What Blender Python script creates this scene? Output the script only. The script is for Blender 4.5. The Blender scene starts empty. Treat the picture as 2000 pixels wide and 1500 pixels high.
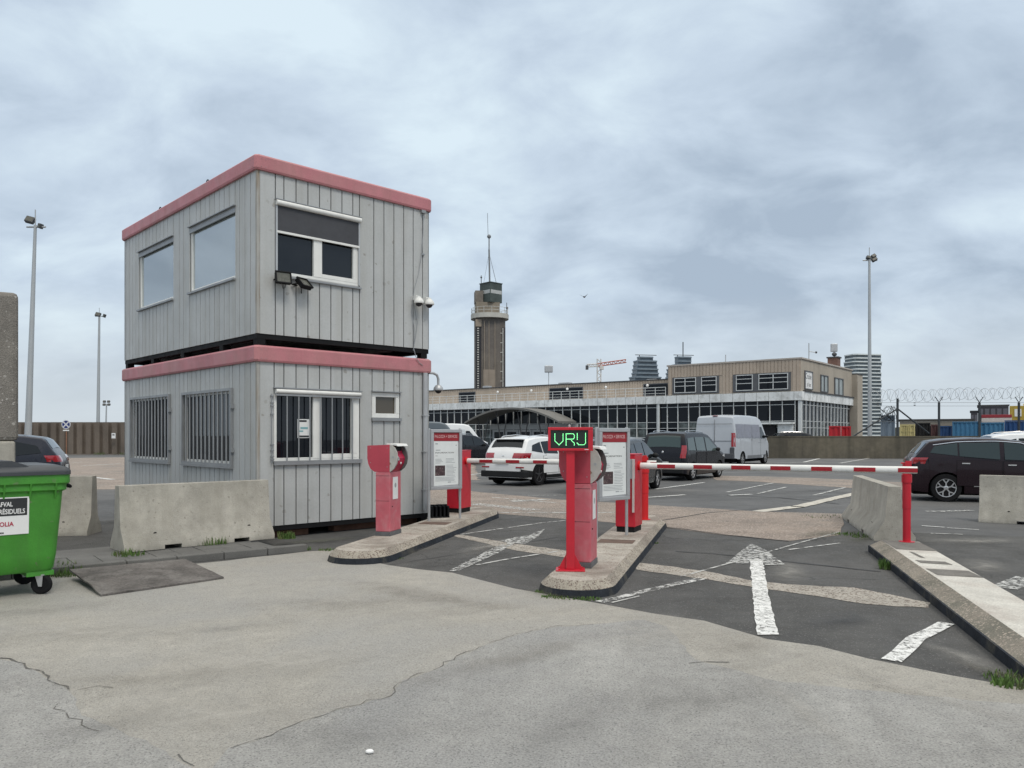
import bpy, math, random
from math import sin, cos, tan, pi, radians, sqrt, atan2
from mathutils import Vector, Matrix
random.seed(7)
S = bpy.context.scene
COL = S.collection

# ------------------------------------------------------------------ camera, world, sun, exposure
HC, F_PX, HZ = 1.6, 1526.0, 850.5          # eye height, focal length and horizon row (survey of the photograph, 2000x1500)
cd = bpy.data.cameras.new("camera"); cam = bpy.data.objects.new("camera", cd); COL.objects.link(cam)
cam.location = (0, 0, HC); cam.rotation_euler = (pi / 2, 0, 0)
cd.sensor_width = 36; cd.lens = F_PX / 2000 * 36; cd.shift_y = (HZ - 750) / 2000
cd.clip_start = 0.05; cd.clip_end = 6000
S.camera = cam
SUN_EL, SUN_AZ = radians(52), radians(150)   # azimuth clockwise from +Y (behind the camera, to the right)
w = bpy.data.worlds.new("World"); S.world = w; w.use_nodes = True
nt = w.node_tree; N = nt.nodes; L = nt.links; N.clear()
def nd(t, **k):
    n = N.new(t)
    for a, b in k.items(): setattr(n, a, b)
    return n
def vmath(op, a, b=None):
    n = nd("ShaderNodeMath", operation=op)
    for i, v in enumerate((a, b)):
        if v is None: continue
        if isinstance(v, (int, float)): n.inputs[i].default_value = v
        else: L.new(v, n.inputs[i])
    return n.outputs[0]
sky = nd("ShaderNodeTexSky", sky_type='NISHITA', sun_disc=False, sun_elevation=SUN_EL, sun_rotation=SUN_AZ, air_density=1.5, dust_density=2.5)
bg1 = nd("ShaderNodeBackground"); L.new(sky.outputs[0], bg1.inputs[0]); bg1.inputs[1].default_value = 0.07
tc = nd("ShaderNodeTexCoord"); sep = nd("ShaderNodeSeparateXYZ"); L.new(tc.outputs["Generated"], sep.inputs[0])
zc = vmath("MAXIMUM", sep.outputs[2], 0.0)
den = vmath("ADD", zc, 0.42)
cmb = nd("ShaderNodeCombineXYZ")
L.new(vmath("DIVIDE", sep.outputs[0], den), cmb.inputs[0]); L.new(vmath("DIVIDE", sep.outputs[1], den), cmb.inputs[1])
def noise(vec, scale, detail, rough, dist=0.0, off=(0, 0, 0), sc=(1, 1, 1), rz=0):
    mp = nd("ShaderNodeMapping"); mp.inputs["Location"].default_value = off; mp.inputs["Scale"].default_value = sc; mp.inputs["Rotation"].default_value = (0, 0, rz)
    L.new(vec, mp.inputs[0])
    n = nd("ShaderNodeTexNoise"); n.inputs["Scale"].default_value = scale; n.inputs["Detail"].default_value = detail
    n.inputs["Roughness"].default_value = rough; n.inputs["Distortion"].default_value = dist
    L.new(mp.outputs[0], n.inputs["Vector"]); return n.outputs["Fac"]
big = noise(cmb.outputs[0], 1.5, 4, 0.5, 0.5, (7.4, 4.2, 0), (1.0, 1.35, 1), 0.6)
med = noise(cmb.outputs[0], 4.6, 9, 0.56, 0.3, (5.3, 2.2, 0), (1.0, 1.3, 1), 0.5)
tot = vmath("ADD", vmath("ADD", vmath("MULTIPLY", big, 0.34), 0.13), vmath("MULTIPLY", med, 0.38))
def bank(px, py, r, amt):
    """a thicker (amt < 0) or thinner part of the cloud deck around one compass direction"""
    d = Vector(((px - 1000) / F_PX, 1.0, (HZ - py) / F_PX)).normalized()
    vd = nd("ShaderNodeVectorMath", operation='DOT_PRODUCT'); L.new(tc.outputs["Generated"], vd.inputs[0]); vd.inputs[1].default_value = d
    q = nd("ShaderNodeMapRange", interpolation_type='SMOOTHSTEP'); q.inputs[1].default_value = cos(r); q.inputs[2].default_value = 1.0; q.inputs[3].default_value = 0.0; q.inputs[4].default_value = amt
    L.new(vd.outputs["Value"], q.inputs[0]); return q.outputs[0]
for args in ((1750, 240, 0.34, -0.062), (1320, 380, 0.24, -0.035), (150, 60, 0.34, -0.03), (620, 180, 0.36, 0.035), (1350, 30, 0.2, 0.04), (1950, 600, 0.2, 0.03), (900, 480, 0.2, 0.01), (400, 260, 0.16, -0.02)):
    tot = vmath("ADD", tot, bank(*args))
rp = nd("ShaderNodeValToRGB"); L.new(tot, rp.inputs[0])
e = rp.color_ramp.elements
e[0].position = 0.38; e[0].color = (0.42, 0.515, 0.635, 1)
e[1].position = 0.59; e[1].color = (0.76, 0.89, 0.98, 1)
m_ = rp.color_ramp.elements.new(0.49); m_.color = (0.60, 0.71, 0.835, 1)
# towards the horizon the deck thins out to an even pale grey
hz = nd("ShaderNodeMapRange"); hz.inputs[1].default_value = 0.0; hz.inputs[2].default_value = 0.17; hz.clamp = True; L.new(zc, hz.inputs[0])
mx = nd("ShaderNodeMixRGB"); L.new(hz.outputs[0], mx.inputs[0]); mx.inputs[1].default_value = (0.665, 0.735, 0.785, 1)
L.new(rp.outputs[0], mx.inputs[2])
# an overcast sky is brighter overhead than low down
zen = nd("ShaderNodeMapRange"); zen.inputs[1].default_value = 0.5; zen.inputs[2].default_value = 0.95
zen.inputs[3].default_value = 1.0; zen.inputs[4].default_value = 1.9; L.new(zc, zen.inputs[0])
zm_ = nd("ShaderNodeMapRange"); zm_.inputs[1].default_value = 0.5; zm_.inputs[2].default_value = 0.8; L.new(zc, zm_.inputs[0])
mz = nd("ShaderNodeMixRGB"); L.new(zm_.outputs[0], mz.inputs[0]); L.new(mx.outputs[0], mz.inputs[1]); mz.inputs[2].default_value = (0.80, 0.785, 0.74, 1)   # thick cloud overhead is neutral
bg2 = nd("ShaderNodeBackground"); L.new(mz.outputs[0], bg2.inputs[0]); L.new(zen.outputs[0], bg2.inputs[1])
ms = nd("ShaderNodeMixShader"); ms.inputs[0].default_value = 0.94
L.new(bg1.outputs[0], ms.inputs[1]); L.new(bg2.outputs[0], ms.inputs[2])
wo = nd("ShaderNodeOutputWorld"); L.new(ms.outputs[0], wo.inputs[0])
ld = bpy.data.lights.new("sun", 'SUN'); ld.energy = 1.4; ld.angle = radians(18); ld.color = (1.0, 0.94, 0.85)
so = bpy.data.objects.new("sun", ld); COL.objects.link(so)
so.rotation_euler = Vector((-sin(SUN_AZ) * cos(SUN_EL), -cos(SUN_AZ) * cos(SUN_EL), -sin(SUN_EL))).to_track_quat('-Z', 'Y').to_euler()
S.view_settings.view_transform = 'Standard'; S.view_settings.look = 'None'; S.view_settings.exposure = 0.0; S.view_settings.gamma = 1.0
S.cycles.max_bounces = 6; S.cycles.transparent_max_bounces = 12
S.cycles.use_denoising = True

# ------------------------------------------------------------------ materials
MATS = {}
def mat(name, col, rough=0.6, metal=0.0, var=0.12, vs=2.0, fine=0.0, fs=80.0, bump=0.0, bs=60.0, streak=0.0, ss=6.0, stcol=None,
        spec=0.5, coat=0.0, worn=0.0, ws=9.0, wth=0.5, emit=0.0, speck=None, spth=0.12, sps=70.0, blot=None, blotth=0.58, blots=0.6, rvar=0.1, mid=0.0, mids=7.0, dirs=0.0, dsc=(1.2, 9, 1), drot=0.6, crack=0.0, cs=0.5, cw=0.006):
    if name in MATS: return MATS[name]
    m = bpy.data.materials.new(name); m.use_nodes = True
    t = m.node_tree; n = t.nodes; l = t.links
    p = n["Principled BSDF"]; out = n["Material Output"]
    tcn = n.new("ShaderNodeTexCoord"); geo = n.new("ShaderNodeNewGeometry")
    P = tcn.outputs["Object"]
    def nz(scale, detail=4, rg=0.55, vec=None, sc=None, dist=0.0):
        v = vec or P
        if sc:
            mp = n.new("ShaderNodeMapping"); mp.inputs["Scale"].default_value = sc; l.new(v, mp.inputs[0]); v = mp.outputs[0]
        x = n.new("ShaderNodeTexNoise"); x.inputs["Scale"].default_value = scale; x.inputs["Detail"].default_value = detail
        x.inputs["Roughness"].default_value = rg; x.inputs["Distortion"].default_value = dist; l.new(v, x.inputs["Vector"]); return x.outputs["Fac"]
    def mr(v, a, b, c, d):
        x = n.new("ShaderNodeMapRange"); x.inputs[1].default_value = a; x.inputs[2].default_value = b; x.inputs[3].default_value = c; x.inputs[4].default_value = d
        l.new(v, x.inputs[0]); return x.outputs[0]
    def mixc(f, a, b, mode='MIX'):
        x = n.new("ShaderNodeMixRGB"); x.blend_type = mode
        for i, q in ((0, f), (1, a), (2, b)):
            if isinstance(q, (int, float)): x.inputs[i].default_value = q
            elif isinstance(q, tuple): x.inputs[i].default_value = q + (1,)
            else: l.new(q, x.inputs[i])
        return x.outputs[0]
    c = tuple(col)
    cur = c
    if var > 0:
        k = mr(nz(vs, 5, 0.6), 0.3, 0.7, 1 - var, 1 + var)
        cur = mixc(1.0, cur, k, 'MULTIPLY')
    if mid > 0: cur = mixc(1.0, cur, mr(nz(mids, 6, 0.68), 0.3, 0.7, 1 - mid, 1 + mid), 'MULTIPLY')
    if dirs > 0:
        mp = n.new("ShaderNodeMapping"); mp.inputs["Rotation"].default_value = (0, 0, drot); l.new(P, mp.inputs[0])
        cur = mixc(1.0, cur, mr(nz(0.6, 5, 0.6, vec=mp.outputs[0], sc=dsc), 0.32, 0.68, 1 - dirs, 1 + dirs), 'MULTIPLY')
    if blot:
        cur = mixc(mr(nz(blots, 6, 0.62, dist=0.4), blotth - 0.06, blotth + 0.1, 0, 0.85), cur, tuple(blot))
    if fine > 0:
        cur = mixc(1.0, cur, mr(nz(fs, 3, 0.7), 0.3, 0.7, 1 - fine, 1 + fine), 'MULTIPLY')
    if streak > 0:
        k = mr(nz(ss, 4, 0.6, sc=(1, 1, 0.07)), 0.46, 0.72, 0, streak)
        cur = mixc(k, cur, tuple(stcol) if stcol else tuple(x * 0.45 for x in c))
    if speck:
        vo = n.new("ShaderNodeTexVoronoi"); vo.inputs["Scale"].default_value = sps; l.new(P, vo.inputs["Vector"])
        rc = n.new("ShaderNodeSeparateColor"); l.new(vo.outputs["Color"], rc.inputs[0])
        k = mr(rc.outputs[0], 1 - spth, 1 - spth + 0.02, 0, 1)
        cur = mixc(k, cur, tuple(speck))
    if crack > 0:
        vo = n.new("ShaderNodeTexVoronoi"); vo.feature = 'DISTANCE_TO_EDGE'; vo.inputs["Scale"].default_value = cs
        ad = n.new("ShaderNodeVectorMath"); ad.operation = 'ADD'
        nn = n.new("ShaderNodeTexNoise"); nn.inputs["Scale"].default_value = 1.6; nn.inputs["Detail"].default_value = 6; l.new(P, nn.inputs["Vector"])
        l.new(P, ad.inputs[0]); l.new(nn.outputs["Color"], ad.inputs[1]); l.new(ad.outputs[0], vo.inputs["Vector"])
        k = mr(vo.outputs["Distance"], cw * 0.4, cw, crack, 0)
        k2 = n.new("ShaderNodeMath"); k2.operation = 'MULTIPLY'; l.new(k, k2.inputs[0]); l.new(mr(nz(0.35, 2), 0.45, 0.58, 0, 1), k2.inputs[1])
        cur = mixc(k2.outputs[0], cur, tuple(x * 0.25 for x in c))
    if isinstance(cur, tuple): p.inputs["Base Color"].default_value = cur + (1,)
    else: l.new(cur, p.inputs["Base Color"])
    if rvar > 0: l.new(mr(nz(vs * 2.3 + 1, 4), 0.3, 0.7, max(0.02, rough - rvar), min(1, rough + rvar)), p.inputs["Roughness"])
    else: p.inputs["Roughness"].default_value = rough
    p.inputs["Metallic"].default_value = metal
    p.inputs["Specular IOR Level"].default_value = spec
    p.inputs["Coat Weight"].default_value = coat; p.inputs["Coat Roughness"].default_value = 0.04
    if bump > 0:
        b = n.new("ShaderNodeBump"); b.inputs["Strength"].default_value = bump; b.inputs["Distance"].default_value = 0.02
        l.new(nz(bs, 4, 0.65), b.inputs["Height"]); l.new(b.outputs[0], p.inputs["Normal"])
    if emit > 0:
        p.inputs["Emission Color"].default_value = c + (1,); p.inputs["Emission Strength"].default_value = emit
    if worn > 0:
        tr = n.new("ShaderNodeBsdfTransparent"); x = n.new("ShaderNodeMixShader")
        f1 = mr(nz(ws, 9, 0.72, dist=0.6), wth - 0.07, wth + 0.05, worn, 0)
        l.new(f1, x.inputs[0]); l.new(p.outputs[0], x.inputs[1]); l.new(tr.outputs[0], x.inputs[2]); l.new(x.outputs[0], out.inputs[0])
    MATS[name] = m
    return m
def glass(name, tint=(0.02, 0.025, 0.03), refl=0.12, trans=0.6, ior=1.45):
    """architectural glass: part mirror (Fresnel), part clear or tinted"""
    if name in MATS: return MATS[name]
    m = bpy.data.materials.new(name); m.use_nodes = True; t = m.node_tree; n = t.nodes; l = t.links; n.clear()
    g = n.new("ShaderNodeBsdfGlossy"); g.inputs["Roughness"].default_value = 0.015; g.inputs[0].default_value = (0.92, 0.96, 1, 1)
    tr = n.new("ShaderNodeBsdfTransparent"); tr.inputs[0].default_value = (0.75, 0.8, 0.8, 1)
    di = n.new("ShaderNodeBsdfDiffuse"); di.inputs[0].default_value = tint + (1,)
    m1 = n.new("ShaderNodeMixShader"); m1.inputs[0].default_value = trans; l.new(di.outputs[0], m1.inputs[1]); l.new(tr.outputs[0], m1.inputs[2])
    fr = n.new("ShaderNodeFresnel"); fr.inputs[0].default_value = ior
    nz = n.new("ShaderNodeTexNoise"); nz.inputs["Scale"].default_value = 1.3; tcn = n.new("ShaderNodeTexCoord"); l.new(tcn.outputs["Object"], nz.inputs["Vector"])
    bp = n.new("ShaderNodeBump"); bp.inputs["Strength"].default_value = 0.03; l.new(nz.outputs["Fac"], bp.inputs["Height"]); l.new(bp.outputs[0], g.inputs["Normal"])
    ad = n.new("ShaderNodeMath"); ad.operation = 'ADD'; ad.use_clamp = True; l.new(fr.outputs[0], ad.inputs[0]); ad.inputs[1].default_value = refl
    m2 = n.new("ShaderNodeMixShader"); l.new(ad.outputs[0], m2.inputs[0]); l.new(m1.outputs[0], m2.inputs[1]); l.new(g.outputs[0], m2.inputs[2])
    o = n.new("ShaderNodeOutputMaterial"); l.new(m2.outputs[0], o.inputs[0]); MATS[name] = m; return m

ASPH = mat("asphalt", (0.073, 0.072, 0.069), 0.85, mid=0.16, mids=5, dirs=0.12, dsc=(3.5, 0.4, 1), drot=0.28, var=0.25, vs=0.8, fine=0.35, fs=160, bump=0.5, bs=220, speck=(0.16, 0.155, 0.15), spth=0.05, sps=110, blot=(0.10, 0.098, 0.095), blots=0.35, blotth=0.57, crack=0.6, cs=0.3, cw=0.006)
LOT = mat("lot_asphalt", (0.102, 0.103, 0.104), 0.85, mid=0.12, mids=2, dirs=0.14, dsc=(0.15, 1.6, 1), drot=-0.3, var=0.2, vs=0.3, fine=0.25, fs=120, bump=0.4, bs=150, blot=(0.16, 0.155, 0.148), blots=0.12, blotth=0.55, crack=0.6, cs=0.13, cw=0.005)
APR = mat("weathered_concrete", (0.385, 0.365, 0.325), 0.9, var=0.11, vs=0.45, fine=0.27, fs=85, bump=0.75, bs=120, speck=(0.22, 0.21, 0.195), spth=0.05, sps=140, blot=(0.355, 0.347, 0.328), blots=0.33, blotth=0.5, mid=0.10, mids=5.5, dirs=0.07, dsc=(0.5, 4.5, 1), drot=-0.5)
AGG = mat("exposed_aggregate", (0.25, 0.205, 0.172), 0.9, mid=0.15, mids=4, dirs=0.12, dsc=(0.4, 3, 1), drot=-0.4, var=0.2, vs=0.7, fine=0.3, fs=70, bump=0.6, bs=90, speck=(0.42, 0.36, 0.31), spth=0.2, sps=55, blot=(0.17, 0.155, 0.14), blots=0.5, blotth=0.56)
BEIGE = mat("beige_aggregate_strip", (0.38, 0.35, 0.305), 0.9, var=0.2, vs=3, fine=0.3, fs=80, bump=0.6, bs=90, speck=(0.15, 0.12, 0.1), spth=0.22, sps=60, worn=1, ws=6, wth=0.36)
PAINT = mat("road_paint", (0.67, 0.67, 0.65), 0.7, var=0.15, vs=5, fine=0.25, fs=90, mid=0.12, mids=14, worn=1.0, ws=20, wth=0.445)
PAINT2 = mat("faded_road_paint", (0.5, 0.5, 0.48), 0.8, var=0.15, vs=3, worn=1.0, ws=6, wth=0.47)
PAINT3 = mat("worn_road_paint", (0.54, 0.54, 0.52), 0.75, var=0.2, vs=3, fine=0.25, fs=90, worn=1.0, ws=14, wth=0.52)
PAINT4 = mat("yellowed_road_paint", (0.50, 0.47, 0.41), 0.8, var=0.15, vs=2, worn=0.9, ws=5, wth=0.38)
TAR = mat("tar_seam", (0.022, 0.022, 0.024), 0.7, var=0.1)
KERB = mat("kerb_aggregate", (0.36, 0.325, 0.27), 0.92, var=0.2, vs=2.5, fine=0.3, fs=70, bump=0.7, bs=80, speck=(0.16, 0.12, 0.1), spth=0.2, sps=75, blot=(0.22, 0.195, 0.165), blots=1.6, blotth=0.52)
KERBPINK = mat("kerb_top_screed", (0.43, 0.395, 0.345), 0.92, var=0.2, vs=2.5, fine=0.3, fs=70, bump=0.6, bs=80, blot=(0.21, 0.18, 0.15), blots=1.3, blotth=0.5, speck=(0.22, 0.16, 0.13), spth=0.08, sps=80)
KERBFACE = mat("kerb_black_face", (0.022, 0.026, 0.033), 0.8, var=0.3, vs=4, fine=0.3, bump=0.3, spec=0.2, blot=(0.085, 0.08, 0.068), blots=3, blotth=0.58)
CONC = mat("jersey_concrete", (0.375, 0.355, 0.31), 0.9, mid=0.1, mids=4, var=0.15, vs=2.0, fine=0.15, fs=90, bump=0.35, bs=70, streak=0.42, ss=5, stcol=(0.235, 0.22, 0.18), speck=(0.27, 0.255, 0.22), spth=0.025, sps=45)
CONCD = mat("dark_concrete", (0.20, 0.185, 0.165), 0.92, var=0.2, vs=3, fine=0.3, fs=60, bump=0.7, bs=50, speck=(0.4, 0.38, 0.35), spth=0.04, sps=40)
PAVER = mat("grey_pavers", (0.13, 0.128, 0.122), 0.9, var=0.25, vs=1.5, fine=0.25, bump=0.4)
GREYP = mat("cabin_grey_panel", (0.445, 0.455, 0.45), 0.5, var=0.07, vs=0.8, fine=0.05, fs=30, streak=0.32, ss=4.5, stcol=(0.30, 0.29, 0.25), bump=0.06, bs=5, mid=0.05, mids=3, speck=(0.22, 0.2, 0.17), spth=0.012, sps=22)
GREYP2 = mat("cabin_grey_panel_side", (0.445, 0.455, 0.45), 0.5, var=0.07, vs=0.8, fine=0.05, fs=30, streak=0.4, ss=4.5, stcol=(0.29, 0.28, 0.235), bump=0.06, bs=5, mid=0.05, mids=3)
BACK = mat("panel_groove", (0.025, 0.026, 0.026), 0.9, var=0.1)
FASC = mat("faded_pink_fascia", (0.475, 0.18, 0.20), 0.5, var=0.14, vs=1.3, fine=0.07, fs=40, blot=(0.44, 0.195, 0.20), blots=1.4, blotth=0.5, streak=0.4, ss=6, stcol=(0.33, 0.15, 0.145), mid=0.06, mids=5, bump=0.06, bs=4)
BLACK = mat("black_steel", (0.009, 0.009, 0.010), 0.7, var=0.2, spec=0.2)
WHITE = mat("white_frame", (0.76, 0.76, 0.73), 0.45, var=0.06, vs=3, streak=0.15, ss=8)
GREYM = mat("grey_metal", (0.30, 0.31, 0.32), 0.45, metal=0.4, var=0.1, vs=3)
LGREY = mat("light_grey_metal", (0.44, 0.45, 0.46), 0.4, metal=0.3, var=0.1, vs=2)
ALU = mat("brushed_aluminium", (0.50, 0.51, 0.52), 0.38, metal=0.6, var=0.08, vs=4)
RUST = mat("rusty_corner", (0.36, 0.355, 0.335), 0.65, var=0.12, vs=3, streak=0.85, ss=22, stcol=(0.20, 0.135, 0.07))
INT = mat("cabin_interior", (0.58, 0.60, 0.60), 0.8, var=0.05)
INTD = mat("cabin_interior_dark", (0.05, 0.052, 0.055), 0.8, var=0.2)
SCREEN = mat("dark_screen_fabric", (0.055, 0.057, 0.065), 0.75, var=0.12, vs=2, fine=0.1, fs=200)
GL_SKY = glass("mirror_glass", (0.45, 0.50, 0.49), 0.26, 0.45); GL_CLR = glass("clear_glass", (0.3, 0.3, 0.3), 0.0, 0.95)
GL_DK = glass("dark_glass", (0.008, 0.010, 0.014), 0.012, 0.14, 1.4)
GL_FAC = glass("facade_glass", (0.006, 0.008, 0.012), 0.0, 0.0, 1.3)
GL_CAR = glass("car_glass", (0.008, 0.010, 0.011), 0.01, 0.0, 1.38)
GL_CARL = glass("pale_car_glass", (0.075, 0.10, 0.095), 0.03, 0.0, 1.45)
RED = mat("barrier_red", (0.50, 0.012, 0.028), 0.4, var=0.1, vs=3, fine=0.04)
REDV = mat("bright_red", (0.60, 0.012, 0.016), 0.4, var=0.08)
PINK = mat("sun_faded_red", (0.52, 0.115, 0.145), 0.5, var=0.14, vs=3.5, blot=(0.50, 0.19, 0.21), blots=4, blotth=0.52, streak=0.25, ss=9, stcol=(0.42, 0.055, 0.08))
PINKD = mat("head_red", (0.42, 0.05, 0.075), 0.45, var=0.12, vs=4)
CHEEK = mat("weathered_grey_plastic", (0.40, 0.39, 0.36), 0.6, var=0.15, vs=8, speck=(0.2, 0.15, 0.1), spth=0.04, sps=30)
GREEN = mat("bin_green", (0.05, 0.245, 0.025), 0.5, var=0.14, vs=2, fine=0.08, streak=0.4, ss=9, stcol=(0.05, 0.13, 0.03), bump=0.12, bs=12, mid=0.08, mids=6, speck=(0.11, 0.2, 0.07), spth=0.02, sps=30)
LID = mat("bin_lid_grey", (0.05, 0.055, 0.062), 0.45, var=0.15, vs=3)
RUBBER = mat("rubber", (0.012, 0.012, 0.013), 0.85, var=0.2, spec=0.15)
PLASTIC = mat("black_plastic", (0.014, 0.015, 0.016), 0.65, var=0.1, spec=0.25)
ZINC = mat("zinc", (0.5, 0.5, 0.5), 0.4, metal=0.7, var=0.12)
PLY = mat("worn_plywood", (0.105, 0.095, 0.088), 0.85, var=0.35, vs=2.5, fine=0.3, fs=40, blot=(0.17, 0.158, 0.148), blots=3, blotth=0.53, bump=0.4, mid=0.25, mids=8)
STKW = mat("sticker_white", (0.78, 0.78, 0.77), 0.5, var=0.04)
STKB = mat("sticker_black", (0.025, 0.027, 0.03), 0.5, var=0.05)
STKR = mat("sticker_red", (0.42, 0.01, 0.05), 0.5, var=0.05)
HEADR = mat("board_header_red", (0.30, 0.018, 0.026), 0.4, var=0.1)
PAPER = mat("poster_paper", (0.72, 0.745, 0.735), 0.55, var=0.05, vs=4)
INK = mat("print_grey", (0.32, 0.34, 0.35), 0.7, var=0.2, vs=60)
INKD = mat("print_dark", (0.09, 0.085, 0.085), 0.7, var=0.3, vs=40)
PHOTO = mat("printed_picture", (0.06, 0.035, 0.038), 0.5, var=0.6, vs=14, blot=(0.25, 0.2, 0.19), blots=22, blotth=0.6)
LEDM = mat("led_green", (0.25, 1.0, 0.38), 0.5, var=0, emit=2.2, rvar=0)
LEDBG = mat("led_panel", (0.010, 0.022, 0.016), 0.35, var=0.1)
CLAD = mat("beige_cladding", (0.44, 0.365, 0.295), 0.8, var=0.1, vs=0.5, fine=0.06, fs=5, streak=0.25, ss=0.8)
CLADS = mat("beige_render", (0.39, 0.345, 0.285), 0.85, var=0.12, vs=0.4, streak=0.3, ss=0.6)
BAND = mat("weathered_white_band", (0.78, 0.80, 0.80), 0.7, var=0.12, vs=0.8, blot=(0.5, 0.51, 0.5), blots=1.6, blotth=0.54, streak=0.35, ss=1.5, stcol=(0.36, 0.36, 0.34))
MULL = mat("white_mullion", (0.60, 0.62, 0.62), 0.5, var=0.1)
ROOFD = mat("dark_roofing", (0.06, 0.06, 0.062), 0.8, var=0.2)
TOWC = mat("tower_stone", (0.165, 0.145, 0.125), 0.9, var=0.22, vs=0.25, fine=0.12, fs=4, streak=0.35, ss=0.5, blot=(0.115, 0.105, 0.10), blots=0.12, blotth=0.5)
TOWL = mat("tower_pale_stone", (0.28, 0.235, 0.19), 0.9, var=0.15, vs=0.5)
TOWW = mat("tower_ring_concrete", (0.46, 0.45, 0.41), 0.85, var=0.12, vs=0.5, streak=0.3, ss=1)
TOWG = mat("tower_cab_green", (0.05, 0.065, 0.06), 0.6, var=0.3, vs=0.8)
PILE = mat("sheet_pile_steel", (0.145, 0.118, 0.095), 0.85, var=0.25, vs=0.4, fine=0.12, fs=8, streak=0.4, ss=0.9, stcol=(0.085, 0.075, 0.065))
PILED = mat("sheet_pile_recess", (0.075, 0.062, 0.052), 0.9, var=0.2, vs=0.5)
MOSSW = mat("mossy_concrete_wall", (0.105, 0.092, 0.070), 0.95, var=0.3, vs=0.25, fine=0.15, fs=3, streak=0.75, ss=0.9, stcol=(0.042, 0.04, 0.03), blot=(0.15, 0.13, 0.095), blots=0.35, blotth=0.54)
POLEM = mat("galvanised_pole", (0.42, 0.44, 0.45), 0.5, metal=0.3, var=0.08, vs=0.5)
DKLAMP = mat("lamp_housing", (0.06, 0.063, 0.068), 0.5, var=0.1)
LAMPGL = mat("lamp_lens", (0.085, 0.085, 0.07), 0.25, var=0.2, vs=20)
GRASS = mat("weed_green", (0.07, 0.135, 0.025), 0.8, var=0.35, vs=12, blot=(0.17, 0.155, 0.07), blots=6, blotth=0.6)

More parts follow.
